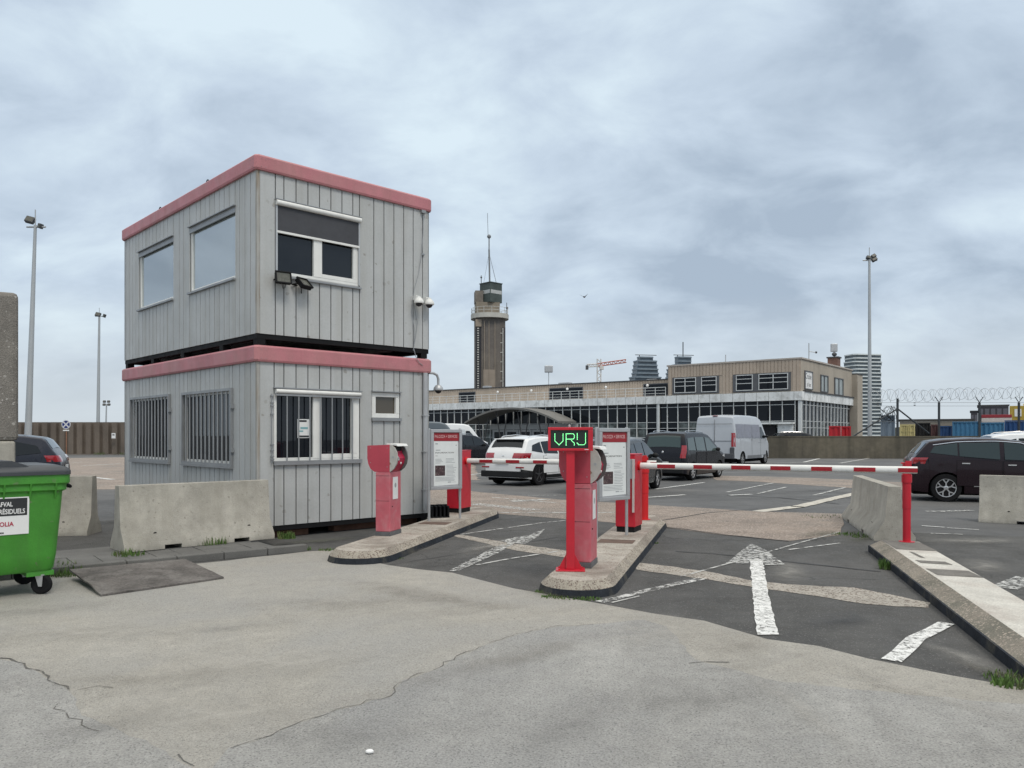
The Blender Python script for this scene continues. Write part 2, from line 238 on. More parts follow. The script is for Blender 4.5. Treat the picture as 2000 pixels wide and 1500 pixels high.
# ------------------------------------------------------------------ mesh helpers
class MB:
    """collects geometry for ONE mesh object"""
    def __init__(self): self.v = []; self.f = []; self.mi = []; self.sm = []; self.M = None
    def add(self, vs, fs, mi=0, sm=False):
        o = len(self.v)
        for p in vs:
            p = Vector(p)
            self.v.append(self.M @ p if self.M else p)
        for f in fs: self.f.append([i + o for i in f]); self.mi.append(mi); self.sm.append(sm)
        return self
    def box(self, x0, x1, y0, y1, z0, z1, mi=0):
        return self.add([(x0, y0, z0), (x1, y0, z0), (x1, y1, z0), (x0, y1, z0), (x0, y0, z1), (x1, y0, z1), (x1, y1, z1), (x0, y1, z1)],
                        [(3, 2, 1, 0), (4, 5, 6, 7), (0, 1, 5, 4), (1, 2, 6, 5), (2, 3, 7, 6), (3, 0, 4, 7)], mi)
    def prism(self, poly, axis, a, b, mi=0, sm=False, cap=True):
        n = len(poly)
        def P(p, t):
            return {'x': (t, p[0], p[1]), 'y': (p[0], t, p[1]), 'z': (p[0], p[1], t)}[axis]
        vs = [P(p, a) for p in poly] + [P(p, b) for p in poly]
        fs = [(i, (i + 1) % n, n + (i + 1) % n, n + i) for i in range(n)]
        self.add(vs, fs, mi, sm)
        if cap: self.add(vs, [tuple(range(n))[::-1], tuple(range(n, 2 * n))], mi)
        return self
    def tube(self, pts, r, n=8, mi=0, cap=True):
        pts = [Vector(p) for p in pts]; rings = []
        rr = r if isinstance(r, (list, tuple)) else [r] * len(pts)
        for i, p in enumerate(pts):
            d = (pts[min(i + 1, len(pts) - 1)] - pts[max(i - 1, 0)]).normalized()
            up = Vector((0, 0, 1)) if abs(d.z) < 0.9 else Vector((1, 0, 0))
            a = d.cross(up).normalized(); b = d.cross(a)
            rings.append([p + rr[i] * (cos(2 * pi * k / n) * a + sin(2 * pi * k / n) * b) for k in range(n)])
        vs = [q for g in rings for q in g]
        fs = [(i * n + k, i * n + (k + 1) % n, (i + 1) * n + (k + 1) % n, (i + 1) * n + k) for i in range(len(pts) - 1) for k in range(n)]
        self.add(vs, fs, mi, True)
        if cap: self.add(vs, [tuple(range(n)), tuple(range(len(vs) - n, len(vs)))], mi)
        return self
    def lathe(self, prof, n=20, c=(0, 0, 0), axis='z', mi=0):
        vs = []
        for r, h in prof:
            for k in range(n):
                a = 2 * pi * k / n; x, y = r * cos(a), r * sin(a)
                q = {'z': (x, y, h), 'y': (x, h, y), 'x': (h, x, y)}[axis]
                vs.append((q[0] + c[0], q[1] + c[1], q[2] + c[2]))
        fs = [(i * n + k, i * n + (k + 1) % n, (i + 1) * n + (k + 1) % n, (i + 1) * n + k) for i in range(len(prof) - 1) for k in range(n)]
        self.add(vs, fs, mi, True)
        self.add(vs, [tuple(range(n)), tuple(range(len(vs) - n, len(vs)))], mi)
        return self
    def ball(self, c, r, n=10, m=6, mi=0, sq=(1, 1, 1)):
        prof = [(r * sin(pi * i / m), -r * cos(pi * i / m)) for i in range(m + 1)]
        prof[0] = (r * 0.02, -r); prof[-1] = (r * 0.02, r)
        o = len(self.v); self.lathe(prof, n, (0, 0, 0), 'z', mi)
        inv = self.M.inverted() if self.M else None
        for i in range(o, len(self.v)):
            p = inv @ self.v[i] if inv else self.v[i]
            p = Vector((p.x * sq[0] + c[0], p.y * sq[1] + c[1], p.z * sq[2] + c[2])); self.v[i] = self.M @ p if self.M else p
        return self
    def build(self, name, mats, parent=None, bevel=0.0, ang=35, loc=None, rz=0.0, weld=False):
        me = bpy.data.meshes.new(name); me.from_pydata([tuple(p) for p in self.v], [], self.f)
        if not isinstance(mats, (list, tuple)): mats = [mats]
        for m in mats: me.materials.append(m)
        me.polygons.foreach_set("material_index", self.mi)
        me.polygons.foreach_set("use_smooth", self.sm)
        me.update()
        import bmesh
        bm = bmesh.new(); bm.from_mesh(me)
        if weld: bmesh.ops.remove_doubles(bm, verts=bm.verts, dist=0.0005)
        bmesh.ops.recalc_face_normals(bm, faces=bm.faces); bm.to_mesh(me); bm.free()
        if any(self.sm): me.set_sharp_from_angle(angle=radians(ang))
        o = bpy.data.objects.new(name, me); COL.objects.link(o)
        if parent: o.parent = parent
        if loc: o.location = loc
        o.rotation_euler.z = rz
        if bevel > 0:
            b = o.modifiers.new("bevel", 'BEVEL'); b.width = bevel; b.segments = 2; b.limit_method = 'ANGLE'; b.angle_limit = radians(40)
        return o
def tag(o, label=None, cat=None, group=None, kind=None):
    for k, v in (("label", label), ("category", cat), ("group", group), ("kind", kind)):
        if v: o[k] = v
    return o
def thing(name, label, cat, loc=(0, 0, 0), rz=0.0, group=None):
    o = bpy.data.objects.new(name, None); COL.objects.link(o); o.location = loc; o.rotation_euler.z = rz; o.empty_display_size = 0.2
    return tag(o, label, cat, group)
def copy_thing(root, loc, rz, label, group=None):
    r = root.copy(); COL.objects.link(r); r.location = loc; r.rotation_euler.z = rz; r["label"] = label
    if group: r["group"] = group
    for ch in list(root.children):
        c = ch.copy(); COL.objects.link(c); c.parent = r
        for g in list(ch.children):
            d = g.copy(); COL.objects.link(d); d.parent = c
    return r
def text(name, body, size, m, parent, loc, rot, align='LEFT', squeeze=1.0, ext=0.0008, bold=0.0):
    cu = bpy.data.curves.new(name, 'FONT'); cu.body = body; cu.size = size; cu.align_x = align; cu.extrude = ext; cu.offset = bold; cu.resolution_u = 3
    t = bpy.data.objects.new(name + "_src", cu); COL.objects.link(t)
    bpy.context.view_layer.update()
    me = bpy.data.meshes.new_from_object(t.evaluated_get(bpy.context.evaluated_depsgraph_get()))
    bpy.data.objects.remove(t); me.materials.clear(); me.materials.append(m)
    o = bpy.data.objects.new(name, me); COL.objects.link(o); o.parent = parent; o.location = loc; o.rotation_euler = rot; o.scale = (squeeze, 1, 1)
    return o
def G(px, py, z=0.0):
    """ground survey: where a spot of the photograph lies on the plane of height z"""
    Y = F_PX * (HC - z) / (py - HZ); return ((px - 1000) / F_PX * Y, Y)
def XZ(px, py, Y): return ((px - 1000) / F_PX * Y, HC - (py - HZ) / F_PX * Y)

# ------------------------------------------------------------------ ground sheets
def sheet(name, poly, z, m, wob=0.0, step=0.35, kind='structure'):
    pts = []
    n = len(poly)
    for i in range(n):
        a, b = Vector(poly[i]), Vector(poly[(i + 1) % n]); k = max(1, int((b - a).length / step)) if wob else 1
        for j in range(k):
            q = a.lerp(b, j / k)
            if wob: q = q + Vector((random.uniform(-wob, wob), random.uniform(-wob, wob)))
            pts.append((q.x, q.y, z))
    o = MB().add(pts, [tuple(range(len(pts)))]).build(name, m)
    if kind: o["kind"] = kind
    return o
def strip(name, pts, wid, z, m, wob=0.0, step=0.25):
    """a painted line or seam of given width along ground points"""
    pts = [Vector(p) for p in pts]; out = []
    for i in range(len(pts) - 1):
        k = max(1, int((pts[i + 1] - pts[i]).length / step)) if wob else 1
        out += [pts[i].lerp(pts[i + 1], j / k) for j in range(k)]
    out.append(pts[-1]); vs = []
    for i, p in enumerate(out):
        d = (out[min(i + 1, len(out) - 1)] - out[max(0, i - 1)]).normalized(); nn = Vector((-d.y, d.x))
        q = p + nn * random.uniform(-wob, wob); h = wid / 2 * (1 if not wob else random.uniform(0.6, 1.3) if wob > 0.009 else random.uniform(0.9, 1.06))
        vs += [(*(q + nn * h), z), (*(q - nn * h), z)]
    o = MB().add(vs, [(2 * i, 2 * i + 1, 2 * i + 3, 2 * i + 2) for i in range(len(out) - 1)]).build(name, m)
    o["kind"] = 'structure'; return o
g = sheet("ground", [(-3000, -60), (3000, -60), (3000, 5000), (-3000, 5000)], 0.0, LOT); 
lanes = [G(*p) for p in ((232, 985), (560, 1045), (845, 1005), (1640, 1040))]
sheet("road", [(-9, 8.2), (-9, 13.4), (-5.9, 16.2), (-2.2, 17.6), (0.5, 16.6), (2.6, 14.8), (5.6, 13.2), (9.5, 11.8), (16, 8), (16, 2.5), (0, 2.5)], 0.004, ASPH)
apron_edge = [G(*p) for p in ((120, 1108), (380, 1103), (600, 1078), (660, 1075), (700, 1093), (760, 1105), (880, 1120), (1000, 1150), (1060, 1160), (1160, 1178), (1280, 1200), (1380, 1215), (1500, 1250), (1600, 1265), (1700, 1290), (1850, 1320), (2000, 1345))]
sheet("pavement", [(-40, 4.5), (-8.5, 7.2)] + apron_edge + [(4.2, 3.6), (8, -1), (30, -12), (-40, -12)], 0.008, APR, wob=0.022)
sheet("concrete_strip", [G(*p) for p in ((600, 930), (840, 948), (940, 962), (1090, 976), (1240, 985), (1490, 1000), (1650, 1004), (1640, 1046), (1540, 1058), (1420, 1046), (1290, 1030), (1170, 1019), (970, 1004), (845, 1006), (600, 990))], 0.008, AGG, wob=0.03)
sheet("concrete_strip", [G(*p) for p in ((1385, 929), (1500, 931), (1660, 937), (1900, 950), (1900, 962), (1660, 953), (1480, 941), (1400, 938))], 0.004, AGG, wob=0.05)
sheet("concrete_strip", [G(*p) for p in ((20, 896), (260, 893), (300, 940), (300, 955), (180, 956), (20, 940))], 0.004, AGG, wob=0.1)
sheet("concrete_strip", [G(*p) for p in ((842, 905), (925, 905), (935, 938), (842, 935))], 0.004, AGG, wob=0.1)
for pts in (((870, 1044), (905, 1046), (1000, 1062), (1120, 1078), (1190, 1071), (1215, 1082), (1120, 1092), (1000, 1075)),
            ((1235, 1099), (1300, 1106), (1400, 1121), (1480, 1137), (1560, 1144), (1670, 1149), (1815, 1178), (1815, 1189), (1690, 1181), (1600, 1166), (1480, 1150), (1380, 1133), (1240, 1113))):
    sheet("concrete_strip", [G(*p) for p in pts], 0.008, BEIGE, wob=0.02, step=0.12)
APR2 = mat("grey_tarmac_patch", (0.355, 0.348, 0.33), 0.9, var=0.12, vs=0.5, fine=0.3, fs=80, bump=0.8, bs=110, speck=(0.19, 0.188, 0.182), spth=0.06, sps=130, blot=(0.315, 0.313, 0.308), blots=0.4, blotth=0.52, mid=0.12, mids=6, dirs=0.08, dsc=(5, 0.5, 1), drot=0.25)
def wavy(pts, amp, step=0.1):
    out = []
    for a, c in zip(pts, pts[1:]):
        a, c = Vector(a), Vector(c); k = max(1, int((c - a).length / step)); out += [tuple(a.lerp(c, j / k) + Vector((random.uniform(-amp, amp), random.uniform(-amp, amp)))) for j in range(k)]
    return out + [tuple(pts[-1])]
sheet("pavement", wavy([G(*p) for p in ((450, 1466), (500, 1451), (550, 1431), (570, 1419), (640, 1397), (700, 1379), (760, 1363), (790, 1333), (850, 1309), (900, 1281), (1000, 1245), (1090, 1226), (1160, 1222), (1260, 1212), (1300, 1225), (1360, 1290), (1500, 1330), (1700, 1352), (2060, 1385))], 0.02) + [(6, -1), (-1.2, -1)], 0.0098, APR2)
sheet("pavement", wavy([G(*p) for p in ((-250, 1275), (0, 1289), (40, 1296), (90, 1326), (135, 1351), (165, 1400), (240, 1430), (300, 1460), (375, 1503))], 0.015) + [(-1.5, 1.5), (-6, 1.5)], 0.0098, APR2)
# arrows
sheet("road_marking", [G(*p) for p in ((1464, 1094), (1490, 1094), (1500, 1160), (1520, 1242), (1478, 1242), (1470, 1160))], 0.012, PAINT, wob=0.008, step=0.1)
sheet("road_marking", [G(*p) for p in ((1467, 1063), (1498, 1077), (1532, 1104), (1494, 1106), (1490, 1098), (1464, 1098), (1462, 1102), (1418, 1103), (1445, 1080))], 0.014, PAINT3, wob=0.01, step=0.1)
sheet("road_marking", [G(*p) for p in ((1064, 1034), (1052, 1049), (1024, 1065), (1005, 1062), (978, 1079), (895, 1117), (876, 1117), (958, 1074), (990, 1060), (975, 1058), (1010, 1050), (1035, 1046))], 0.012, PAINT3, wob=0.01, step=0.12)
strip("road_marking", [G(1172, 1178), G(1262, 1156), G(1372, 1131)], 0.11, 0.012, PAINT3, wob=0.008)
strip("road_marking", [G(1195, 1179), G(1250, 1166)], 0.03, 0.012, PAINT2)
strip("road_marking", [G(1740, 1293), G(1790, 1250), G(1848, 1219)], 0.13, 0.013, PAINT, wob=0.008)
strip("road_marking", [G(1330, 1128), G(1420, 1103), G(1560, 1062), G(1640, 1040)], 0.035, 0.013, PAINT2)
strip("road_marking", [G(900, 1045), G(1060, 1022), G(1120, 1016)], 0.05, 0.012, PAINT2)
strip("road_marking", [G(930, 1105), G(1000, 1092), G(1090, 1078)], 0.05, 0.012, PAINT2)
strip("road_marking", [G(1540, 1075), G(1640, 1062)], 0.05, 0.012, PAINT2)
strip("road_marking", [G(1960, 1150), G(2010, 1130)], 0.25, 0.012, PAINT3)
# lot lines
for a, b, wd, m in (((1480, 1000), (1560, 990), 0.30, PAINT4), ((1556, 991), (1620, 976), 0.30, PAINT4), ((1620, 976), (1700, 958), 0.30, PAINT4), ((1280, 956), (1375, 943), 0.12, PAINT), ((1255, 973), (1338, 967), 0.14, PAINT),
                    ((1420, 962), (1510, 944), 0.1, PAINT2), ((1480, 965), (1535, 952), 0.1, PAINT2), ((1425, 968), (1468, 966), 0.16, PAINT), ((1590, 968), (1650, 953), 0.1, PAINT2),
                    ((1800, 1028), (1845, 1031), 0.06, PAINT), ((1850, 1032), (1912, 1036), 0.05, PAINT), ((1812, 1000), (1900, 998), 0.2, PAINT3), ((1818, 1043), (1880, 1045), 0.05, PAINT2),
                    ((960, 972), (1100, 984), 0.10, PAINT2), ((925, 985), (1045, 997), 0.4, PAINT3), ((950, 1002), (1240, 1002), 0.12, PAINT2), ((1020, 968), (1100, 968), 0.08, PAINT2),
                    ((1000, 980), (1070, 976), 0.3, PAINT2), ((1440, 908), (1600, 902), 0.12, PAINT2), ((1570, 903), (1600, 896), 0.2, PAINT), ((1640, 905), (1700, 895), 0.2, PAINT2), ((1790, 906), (1840, 898), 0.2, PAINT2),
                    ((40, 908), (160, 903), 0.2, PAINT2), ((160, 910), (235, 906), 0.3, PAINT2), ((175, 932), (220, 937), 0.22, PAINT), ((160, 973), (185, 972), 0.3, PAINT), ((905, 930), (940, 925), 0.2, PAINT2), ((1110, 975), (1170, 968), 0.1, PAINT2)):
    strip("road_marking", [G(*a), G(*b)], wd, 0.013, m, wob=0.008)
# tar seams and cracks
for pts, wd, z in ((((1320, 1078), (1400, 1083), (1500, 1094), (1720, 1118)), 0.03, 0.012), (((1290, 1030), (1340, 1035), (1420, 1046), (1540, 1058)), 0.04, 0.012), (((760, 1105), (1090, 1050)), 0.015, 0.012),
                   (((1420, 968), (1520, 972), (1640, 985)), 0.06, 0.012), (((1290, 1018), (1380, 1003), (1480, 994)), 0.03, 0.014), (((850, 985), (940, 992)), 0.03, 0.014)):
    strip("tar_seam", [G(*p) for p in pts], wd, z, TAR, wob=0.012)
for pts, wd in ((((0, 1288), (40, 1295), (90, 1325), (135, 1350)), 0.014), (((105, 1380), (140, 1405), (195, 1432)), 0.008), (((345, 1478), (375, 1502)), 0.008), (((450, 1465), (500, 1450), (550, 1430), (570, 1418), (640, 1396), (700, 1378), (760, 1362), (790, 1332), (850, 1308), (900, 1280), (1000, 1244), (1090, 1225), (1160, 1222)), 0.006),
                (((1345, 1298), (1380, 1296), (1425, 1298)), 0.012), (((150, 1352), (190, 1344), (222, 1346)), 0.006)):
    strip("pavement_crack", [G(*p) for p in pts], wd, 0.0125, mat("crack_dark", (0.11, 0.105, 0.095), 0.9, var=0.3, worn=1, ws=9, wth=0.46), wob=0.026, step=0.07)

def stain_mat(name, col, amt):
    if name in MATS: return MATS[name]
    m = bpy.data.materials.new(name); m.use_nodes = True; t = m.node_tree; n = t.nodes; l = t.links; p = n["Principled BSDF"]; p.inputs["Base Color"].default_value = col + (1,); p.inputs["Roughness"].default_value = 0.85
    at = n.new("ShaderNodeAttribute"); at.attribute_name = "fade"; tcn = n.new("ShaderNodeTexCoord"); x = n.new("ShaderNodeTexNoise"); x.inputs["Scale"].default_value = 3.2; x.inputs["Detail"].default_value = 8; x.inputs["Roughness"].default_value = 0.7; l.new(tcn.outputs["Object"], x.inputs["Vector"])
    r = n.new("ShaderNodeMapRange"); r.inputs[1].default_value = 0.32; r.inputs[2].default_value = 0.68; l.new(x.outputs["Fac"], r.inputs[0])
    a = n.new("ShaderNodeMath"); a.operation = 'MULTIPLY'; l.new(at.outputs["Fac"], a.inputs[0]); l.new(r.outputs[0], a.inputs[1])
    b_ = n.new("ShaderNodeMath"); b_.operation = 'MULTIPLY'; b_.inputs[1].default_value = amt; l.new(a.outputs[0], b_.inputs[0])
    tr = n.new("ShaderNodeBsdfTransparent"); ms_ = n.new("ShaderNodeMixShader"); l.new(b_.outputs[0], ms_.inputs[0]); l.new(tr.outputs[0], ms_.inputs[1]); l.new(p.outputs[0], ms_.inputs[2]); l.new(ms_.outputs[0], n["Material Output"].inputs[0])
    MATS[name] = m; return m
ST_D = stain_mat("oil_stain", (0.14, 0.135, 0.125), 0.3); ST_B = stain_mat("brown_stain", (0.21, 0.19, 0.16), 0.42); ST_L = stain_mat("pale_dust", (0.46, 0.44, 0.40), 0.6); ST_G = stain_mat("moss_stain", (0.075, 0.08, 0.045), 0.8)
STZ = [0.0165]
def stain(c, rx, ry, rz, m):
    rings, k = 5, 18; vs = [(0, 0, 0)]; fd = [1.0]
    for i in range(1, rings + 1):
        for j in range(k):
            a = 2 * pi * j / k; q = i / rings; vs.append((rx * q * cos(a), ry * q * sin(a), 0)); fd.append((1 - q) * (2 - q) / 2 if q < 1 else 0.0)
    fs = [(0, 1 + j, 1 + (j + 1) % k) for j in range(k)] + [(1 + (i - 1) * k + j, 1 + (i - 1) * k + (j + 1) % k, 1 + i * k + (j + 1) % k, 1 + i * k + j) for i in range(1, rings) for j in range(k)]
    STZ[0] += 0.00035
    o = MB().add(vs, fs).build("pavement_stain", m, None, loc=(c[0], c[1], STZ[0]), rz=rz); o["kind"] = 'structure'
    at = o.data.attributes.new("fade", 'FLOAT', 'POINT'); at.data.foreach_set("value", fd)
for px, py, rx, ry, rz, m in ((790, 1160, 1.3, 0.35, -0.75, ST_B), (900, 1175, 1.1, 0.3, -0.6, ST_B), (1360, 1370, 0.75, 0.42, 0.5, ST_D), (1410, 1310, 0.3, 0.1, 0.3, ST_D), (640, 1180, 1.2, 0.4, 0.2, ST_D), (440, 1230, 0.7, 0.2, 0.5, ST_D), (1000, 1290, 1.6, 0.25, 0.75, ST_B),
                              (1280, 1240, 0.9, 0.45, 1.2, ST_L), (1440, 1265, 0.5, 0.3, 1.0, ST_B), (1700, 1330, 0.6, 0.15, 1.9, ST_D), (1560, 1390, 0.8, 0.12, 1.7, ST_L), (1840, 1370, 0.7, 0.15, 2.2, ST_L), (420, 1400, 0.9, 0.5, 0.3, ST_L), (150, 1240, 1.3, 0.4, 0.2, ST_L), (80, 1195, 0.9, 0.3, 0.6, ST_D), (200, 1420, 0.5, 0.25, 0.9, ST_D), (700, 1440, 0.6, 0.3, 0.2, ST_D),
                              (1110, 1420, 0.9, 0.25, 1.1, ST_D), (250, 1330, 1.0, 0.3, 0.3, ST_B), (560, 1300, 1.3, 0.5, 0.4, ST_L), (1540, 1120, 0.9, 0.25, 1.3, ST_L), (1380, 1190, 0.6, 0.2, 1.3, ST_D), (1640, 1215, 0.5, 0.3, 0.8, stain_mat("damp_stain", (0.05, 0.055, 0.062), 0.8)), (1880, 1290, 0.5, 0.15, 1.8, ST_L), (1900, 1310, 0.35, 0.12, 2.0, ST_B), (950, 1070, 1.1, 0.3, 1.3, ST_L), (830, 1075, 0.7, 0.2, 1.2, ST_B), (1450, 1020, 1.4, 0.5, 0.2, ST_D), (1250, 1010, 1.2, 0.4, 0.1, ST_D), (1600, 1045, 0.8, 0.3, 0.9, ST_G), (1680, 1055, 0.7, 0.25, 1.2, ST_G), (1080, 1165, 0.45, 0.15, -0.5, ST_G), (700, 1092, 0.5, 0.15, -0.5, ST_G), (120, 1125, 0.7, 0.3, 0.6, ST_G), (1980, 1335, 0.4, 0.15, 1.8, ST_G), (1730, 1110, 0.3, 0.2, 1.2, ST_G),
                              (300, 1000, 1.2, 0.5, 0.2, ST_D), (1150, 975, 2.0, 0.6, 0.2, ST_D), (1320, 965, 1.6, 0.5, 0.3, ST_D), (1560, 960, 2.0, 0.5, 0.5, ST_D), (1900, 1060, 0.9, 0.4, 0.2, ST_L), (1920, 1110, 0.7, 0.3, 1.2, ST_L), (620, 1060, 0.9, 0.25, 0.7, ST_G)):
    stain(G(px, py), rx, ry, rz, m)

# ------------------------------------------------------------------ raised kerbs, islands, sidewalk
def rounded_island(name, label, nose, length, wid, az, h=0.15, cut=0.11, m_top=KERB, end_taper=0.7):
    """traffic island: kerb ring with sloping shoulder, black lower face, screed infill; x right, y along the lane, origin at nose"""
    r = wid / 2
    def outline(inset):
        rr = r - inset; q = []
        for k in range(13):
            a = pi + pi * k / 12; q.append((rr * cos(a), r + rr * sin(a)))
        e = length - inset * 1.5
        q += [(rr, e - wid * end_taper), (rr - 0.18 * wid, e), (-rr + 0.18 * wid, e), (-rr, e - wid * end_taper)]
        return q
    root = thing(name, label, "traffic island", (nose[0], nose[1], 0), -radians(az), "kerbed islands between the barrier lanes")
    o0, o1, o2 = outline(0.0), outline(0.025), outline(cut); n = len(o0)
    b = MB(); b.add([(*p, 0.0) for p in o0] + [(*p, h * 0.5) for p in o1], [(i, (i + 1) % n, n + (i + 1) % n, n + i) for i in range(n)])
    b.build("kerb_face", KERBFACE, root)
    b = MB(); b.add([(*p, h * 0.5) for p in o1] + [(*p, h) for p in o2], [(i, (i + 1) % n, n + (i + 1) % n, n + i) for i in range(n)])
    b.build("kerb_shoulder", m_top, root)
    b = MB().add([(*p, h) for p in o2], [tuple(range(n))]); b.build("kerb_top", KERBPINK, root)
    return root
LANE = 16.0
isl1 = rounded_island("traffic_island", "narrow concrete island with black kerb face beside the grey cabin", (-2.03, 9.62), 6.4, 0.88, 13.5, h=0.16)
isl2 = rounded_island("traffic_island", "narrow concrete island with rounded nose carrying the green display sign", (0.57, 7.66), 6.9, 0.82, LANE, h=0.16)
# slot drain covers on the islands
for rt, y0 in ((isl1, 3.1), (isl2, 2.9)):
    MB().box(-0.24, 0.24, y0, y0 + 0.35, 0.16, 0.164).build("cable_cover", mat("rusty_cover", (0.12, 0.075, 0.055), 0.8, var=0.25, vs=8), rt)
# right-hand kerb strip, chamfered on the lane side, with two worn dark bands across the top
ki = thing("traffic_island", "wide pale concrete kerb strip with dark worn bands in the right foreground", "traffic island", (4.90, 10.75, 0), -radians(195.5), "kerbed islands between the barrier lanes")
prof = [(0.06, 0.0), (0.04, 0.08), (0.0, 0.08)]
b = MB(); b.prism([(0.0, 0.0), (0.0, 9.0), (0.03, 9.0), (0.03, 0.0)], 'z', 0.0, 0.09); 
b.build("kerb_face", KERBFACE, ki)
b = MB(); b.add([(0.02, 0, 0.09), (0.17, 0, 0.165), (0.17, 9, 0.165), (0.02, 9, 0.09), (0.03, 0, 0.0), (0.17, 0, 0)], [(0, 1, 2, 3), (0, 1, 5, 4)]); b.build("kerb_shoulder", mat("dirty_kerb", (0.25, 0.222, 0.182), 0.92, var=0.25, vs=2.5, fine=0.3, fs=70, bump=0.7, bs=80, speck=(0.42, 0.36, 0.3), spth=0.12, sps=75, blot=(0.15, 0.145, 0.115), blots=1.6, blotth=0.52), ki)
b = MB(); b.prism([(0.17, 0.0), (0.17, 9.0), (0.60, 9.0), (0.64, 0.9), (0.63, 0.0)], 'z', 0.0, 0.162)
ki.scale = (-1, 1, 1)
b.build("kerb_top", mat("painted_kerb_top", (0.56, 0.54, 0.49), 0.9, var=0.12, vs=2.5, fine=0.22, fs=70, bump=0.5, bs=80, blot=(0.40, 0.35, 0.31), blots=1.1, blotth=0.53, mid=0.08), ki)
for y0, y1, x0, x1 in ((2.35, 2.75, 0.2, 0.6), (1.75, 1.95, 0.22, 0.52), (1.05, 1.5, 0.3, 0.34), (0.0, 0.85, 0.172, 0.62)):
    sheet_o = MB().add([(x0, y0, 0.1655), (x1, y0 + 0.04, 0.1655), (x1 + 0.03, y1 + 0.05, 0.1655), (x0 + 0.02, y1, 0.1655)], [(0, 1, 2, 3)]).build("dark_band", mat("dark_screed", (0.15, 0.14, 0.125), 0.9, var=0.25, vs=4, fine=0.3), ki)
    if y0 > 0.1: pass
# pavers and kerb in front of the cabin
ang = radians(38)
sw = thing("sidewalk", "low strip of dark grey paving slabs with kerb in front of the cabin", "sidewalk", (-5.17, 8.89, 0), ang)
sw["kind"] = 'structure'
b = MB()
x = -2.2
while x < 2.55:
    ln = random.uniform(0.55, 0.62); b.box(x, x + ln - 0.008, 0.0, 0.14, 0, 0.1); x += ln
b.build("kerb", PAVER, sw, bevel=0.01)
b = MB(); x = -2.2
while x < 2.5:
    for y in (0.15, 0.46):
        b.box(x, x + 0.292, y, y + 0.302, 0, 0.094 + random.uniform(-0.004, 0.004))
    x += 0.3
b.box(-2.2, 2.5, 0.77, 1.5, 0, 0.097)
b.build("paving_slab", PAVER, sw, bevel=0.004)

# ------------------------------------------------------------------ jersey barriers
def jersey_mesh(L_, h=0.86, m=CONC, name="body"):
    b = MB(); p = [(-0.29, 0), (-0.29, 0.075), (-0.135, 0.30), (-0.085, h), (0.085, h), (0.135, 0.30), (0.29, 0.075), (0.29, 0)]
    n = 9; xs = [-L_ / 2 + L_ * i / n for i in range(n + 1)]
    # fork-lift slots: raise the bottom edge in two short bays
    def cross(x, slot): return [(x, q[0], (0.055 if slot and q[1] == 0 else q[1])) for q in p]
    cuts = [-L_ / 2]; slots = []
    for c in (-L_ * 0.2, L_ * 0.26): cuts += [c - 0.11, c + 0.11]; slots.append((c - 0.11, c + 0.11))
    cuts.append(L_ / 2)
    for i in range(len(cuts) - 1):
        a, c = cuts[i], cuts[i + 1]; sl = (a, c) in slots
        A, B = cross(a, sl), cross(c, sl); k = len(p)
        b.add(A + B, [(j, (j + 1) % k, k + (j + 1) % k, k + j) for j in range(k)])
        if i == 0: b.add(A, [tuple(range(k))])
        if i == len(cuts) - 2: b.add(B, [tuple(range(k))])
        if sl:
            for x in (a, c): b.add([(x, -0.29, 0), (x, 0.29, 0), (x, 0.29, 0.055), (x, -0.29, 0.055)], [(0, 1, 2, 3)])
    for s in (-1, 1):
        for fx in (-0.3, 0.33):
            b.M = Matrix.Translation((L_ * fx, s * 0.196, 0.21)) @ Matrix.Rotation(s * radians(55), 4, 'X'); b.lathe([(0.022, -0.004), (0.022, 0.003)], 10, mi=1); b.M = None
    return b, [m, mat("lifting_hole", (0.06, 0.058, 0.05), 0.9, var=0.1)]
def jersey(label, c, rz, L_, h=0.86, z=0.0):
    b, ms = jersey_mesh(L_, h); o = b.build("jersey_barrier", ms, bevel=0.012, weld=True, loc=(c[0], c[1], z), rz=rz)
    return tag(o, label, "concrete barrier", "concrete jersey barriers around the car park entrance")
a0, a1 = Vector((-4.95, 9.97)), Vector((-3.45, 11.36)); dd = (a1 - a0).normalized(); nn_ = Vector((-dd.y, dd.x))
cc = (a0 + a1) / 2 + nn_ * 0.29
jersey("long low concrete jersey barrier in front of the grey cabin", cc, atan2(dd.y, dd.x), (a1 - a0).length, 0.845, 0.1)
jersey("concrete jersey barrier half hidden behind the green waste bin", (-7.95, 12.6), radians(7), 2.3, 0.94)
ja, jb = Vector((5.76, 11.75)), Vector((6.68, 15.1)); jd = (jb - ja).normalized()
jersey("weathered jersey barrier seen end on behind the red boom rest", (ja + jb) / 2, atan2(jd.y, jd.x), 3.4, 0.83)
jersey("concrete jersey barrier at the right edge in front of the dark purple car", (9.72, 13.95), radians(-36), 2.35, 0.86)
# concrete block pillar, far left
pl = thing("concrete_pillar", "tall rough dark concrete pillar at the left edge behind the green bin", "pillar", (-7.02, 11.0, 0), radians(32))
MB().box(-1.1, 0.02, 0, 0.6, 0, 1.52).build("base_block", CONC, pl, bevel=0.03)
MB().box(-1.1, 0.055, 0.02, 0.58, 1.52, 3.62).build("shaft", CONCD, pl, bevel=0.06)

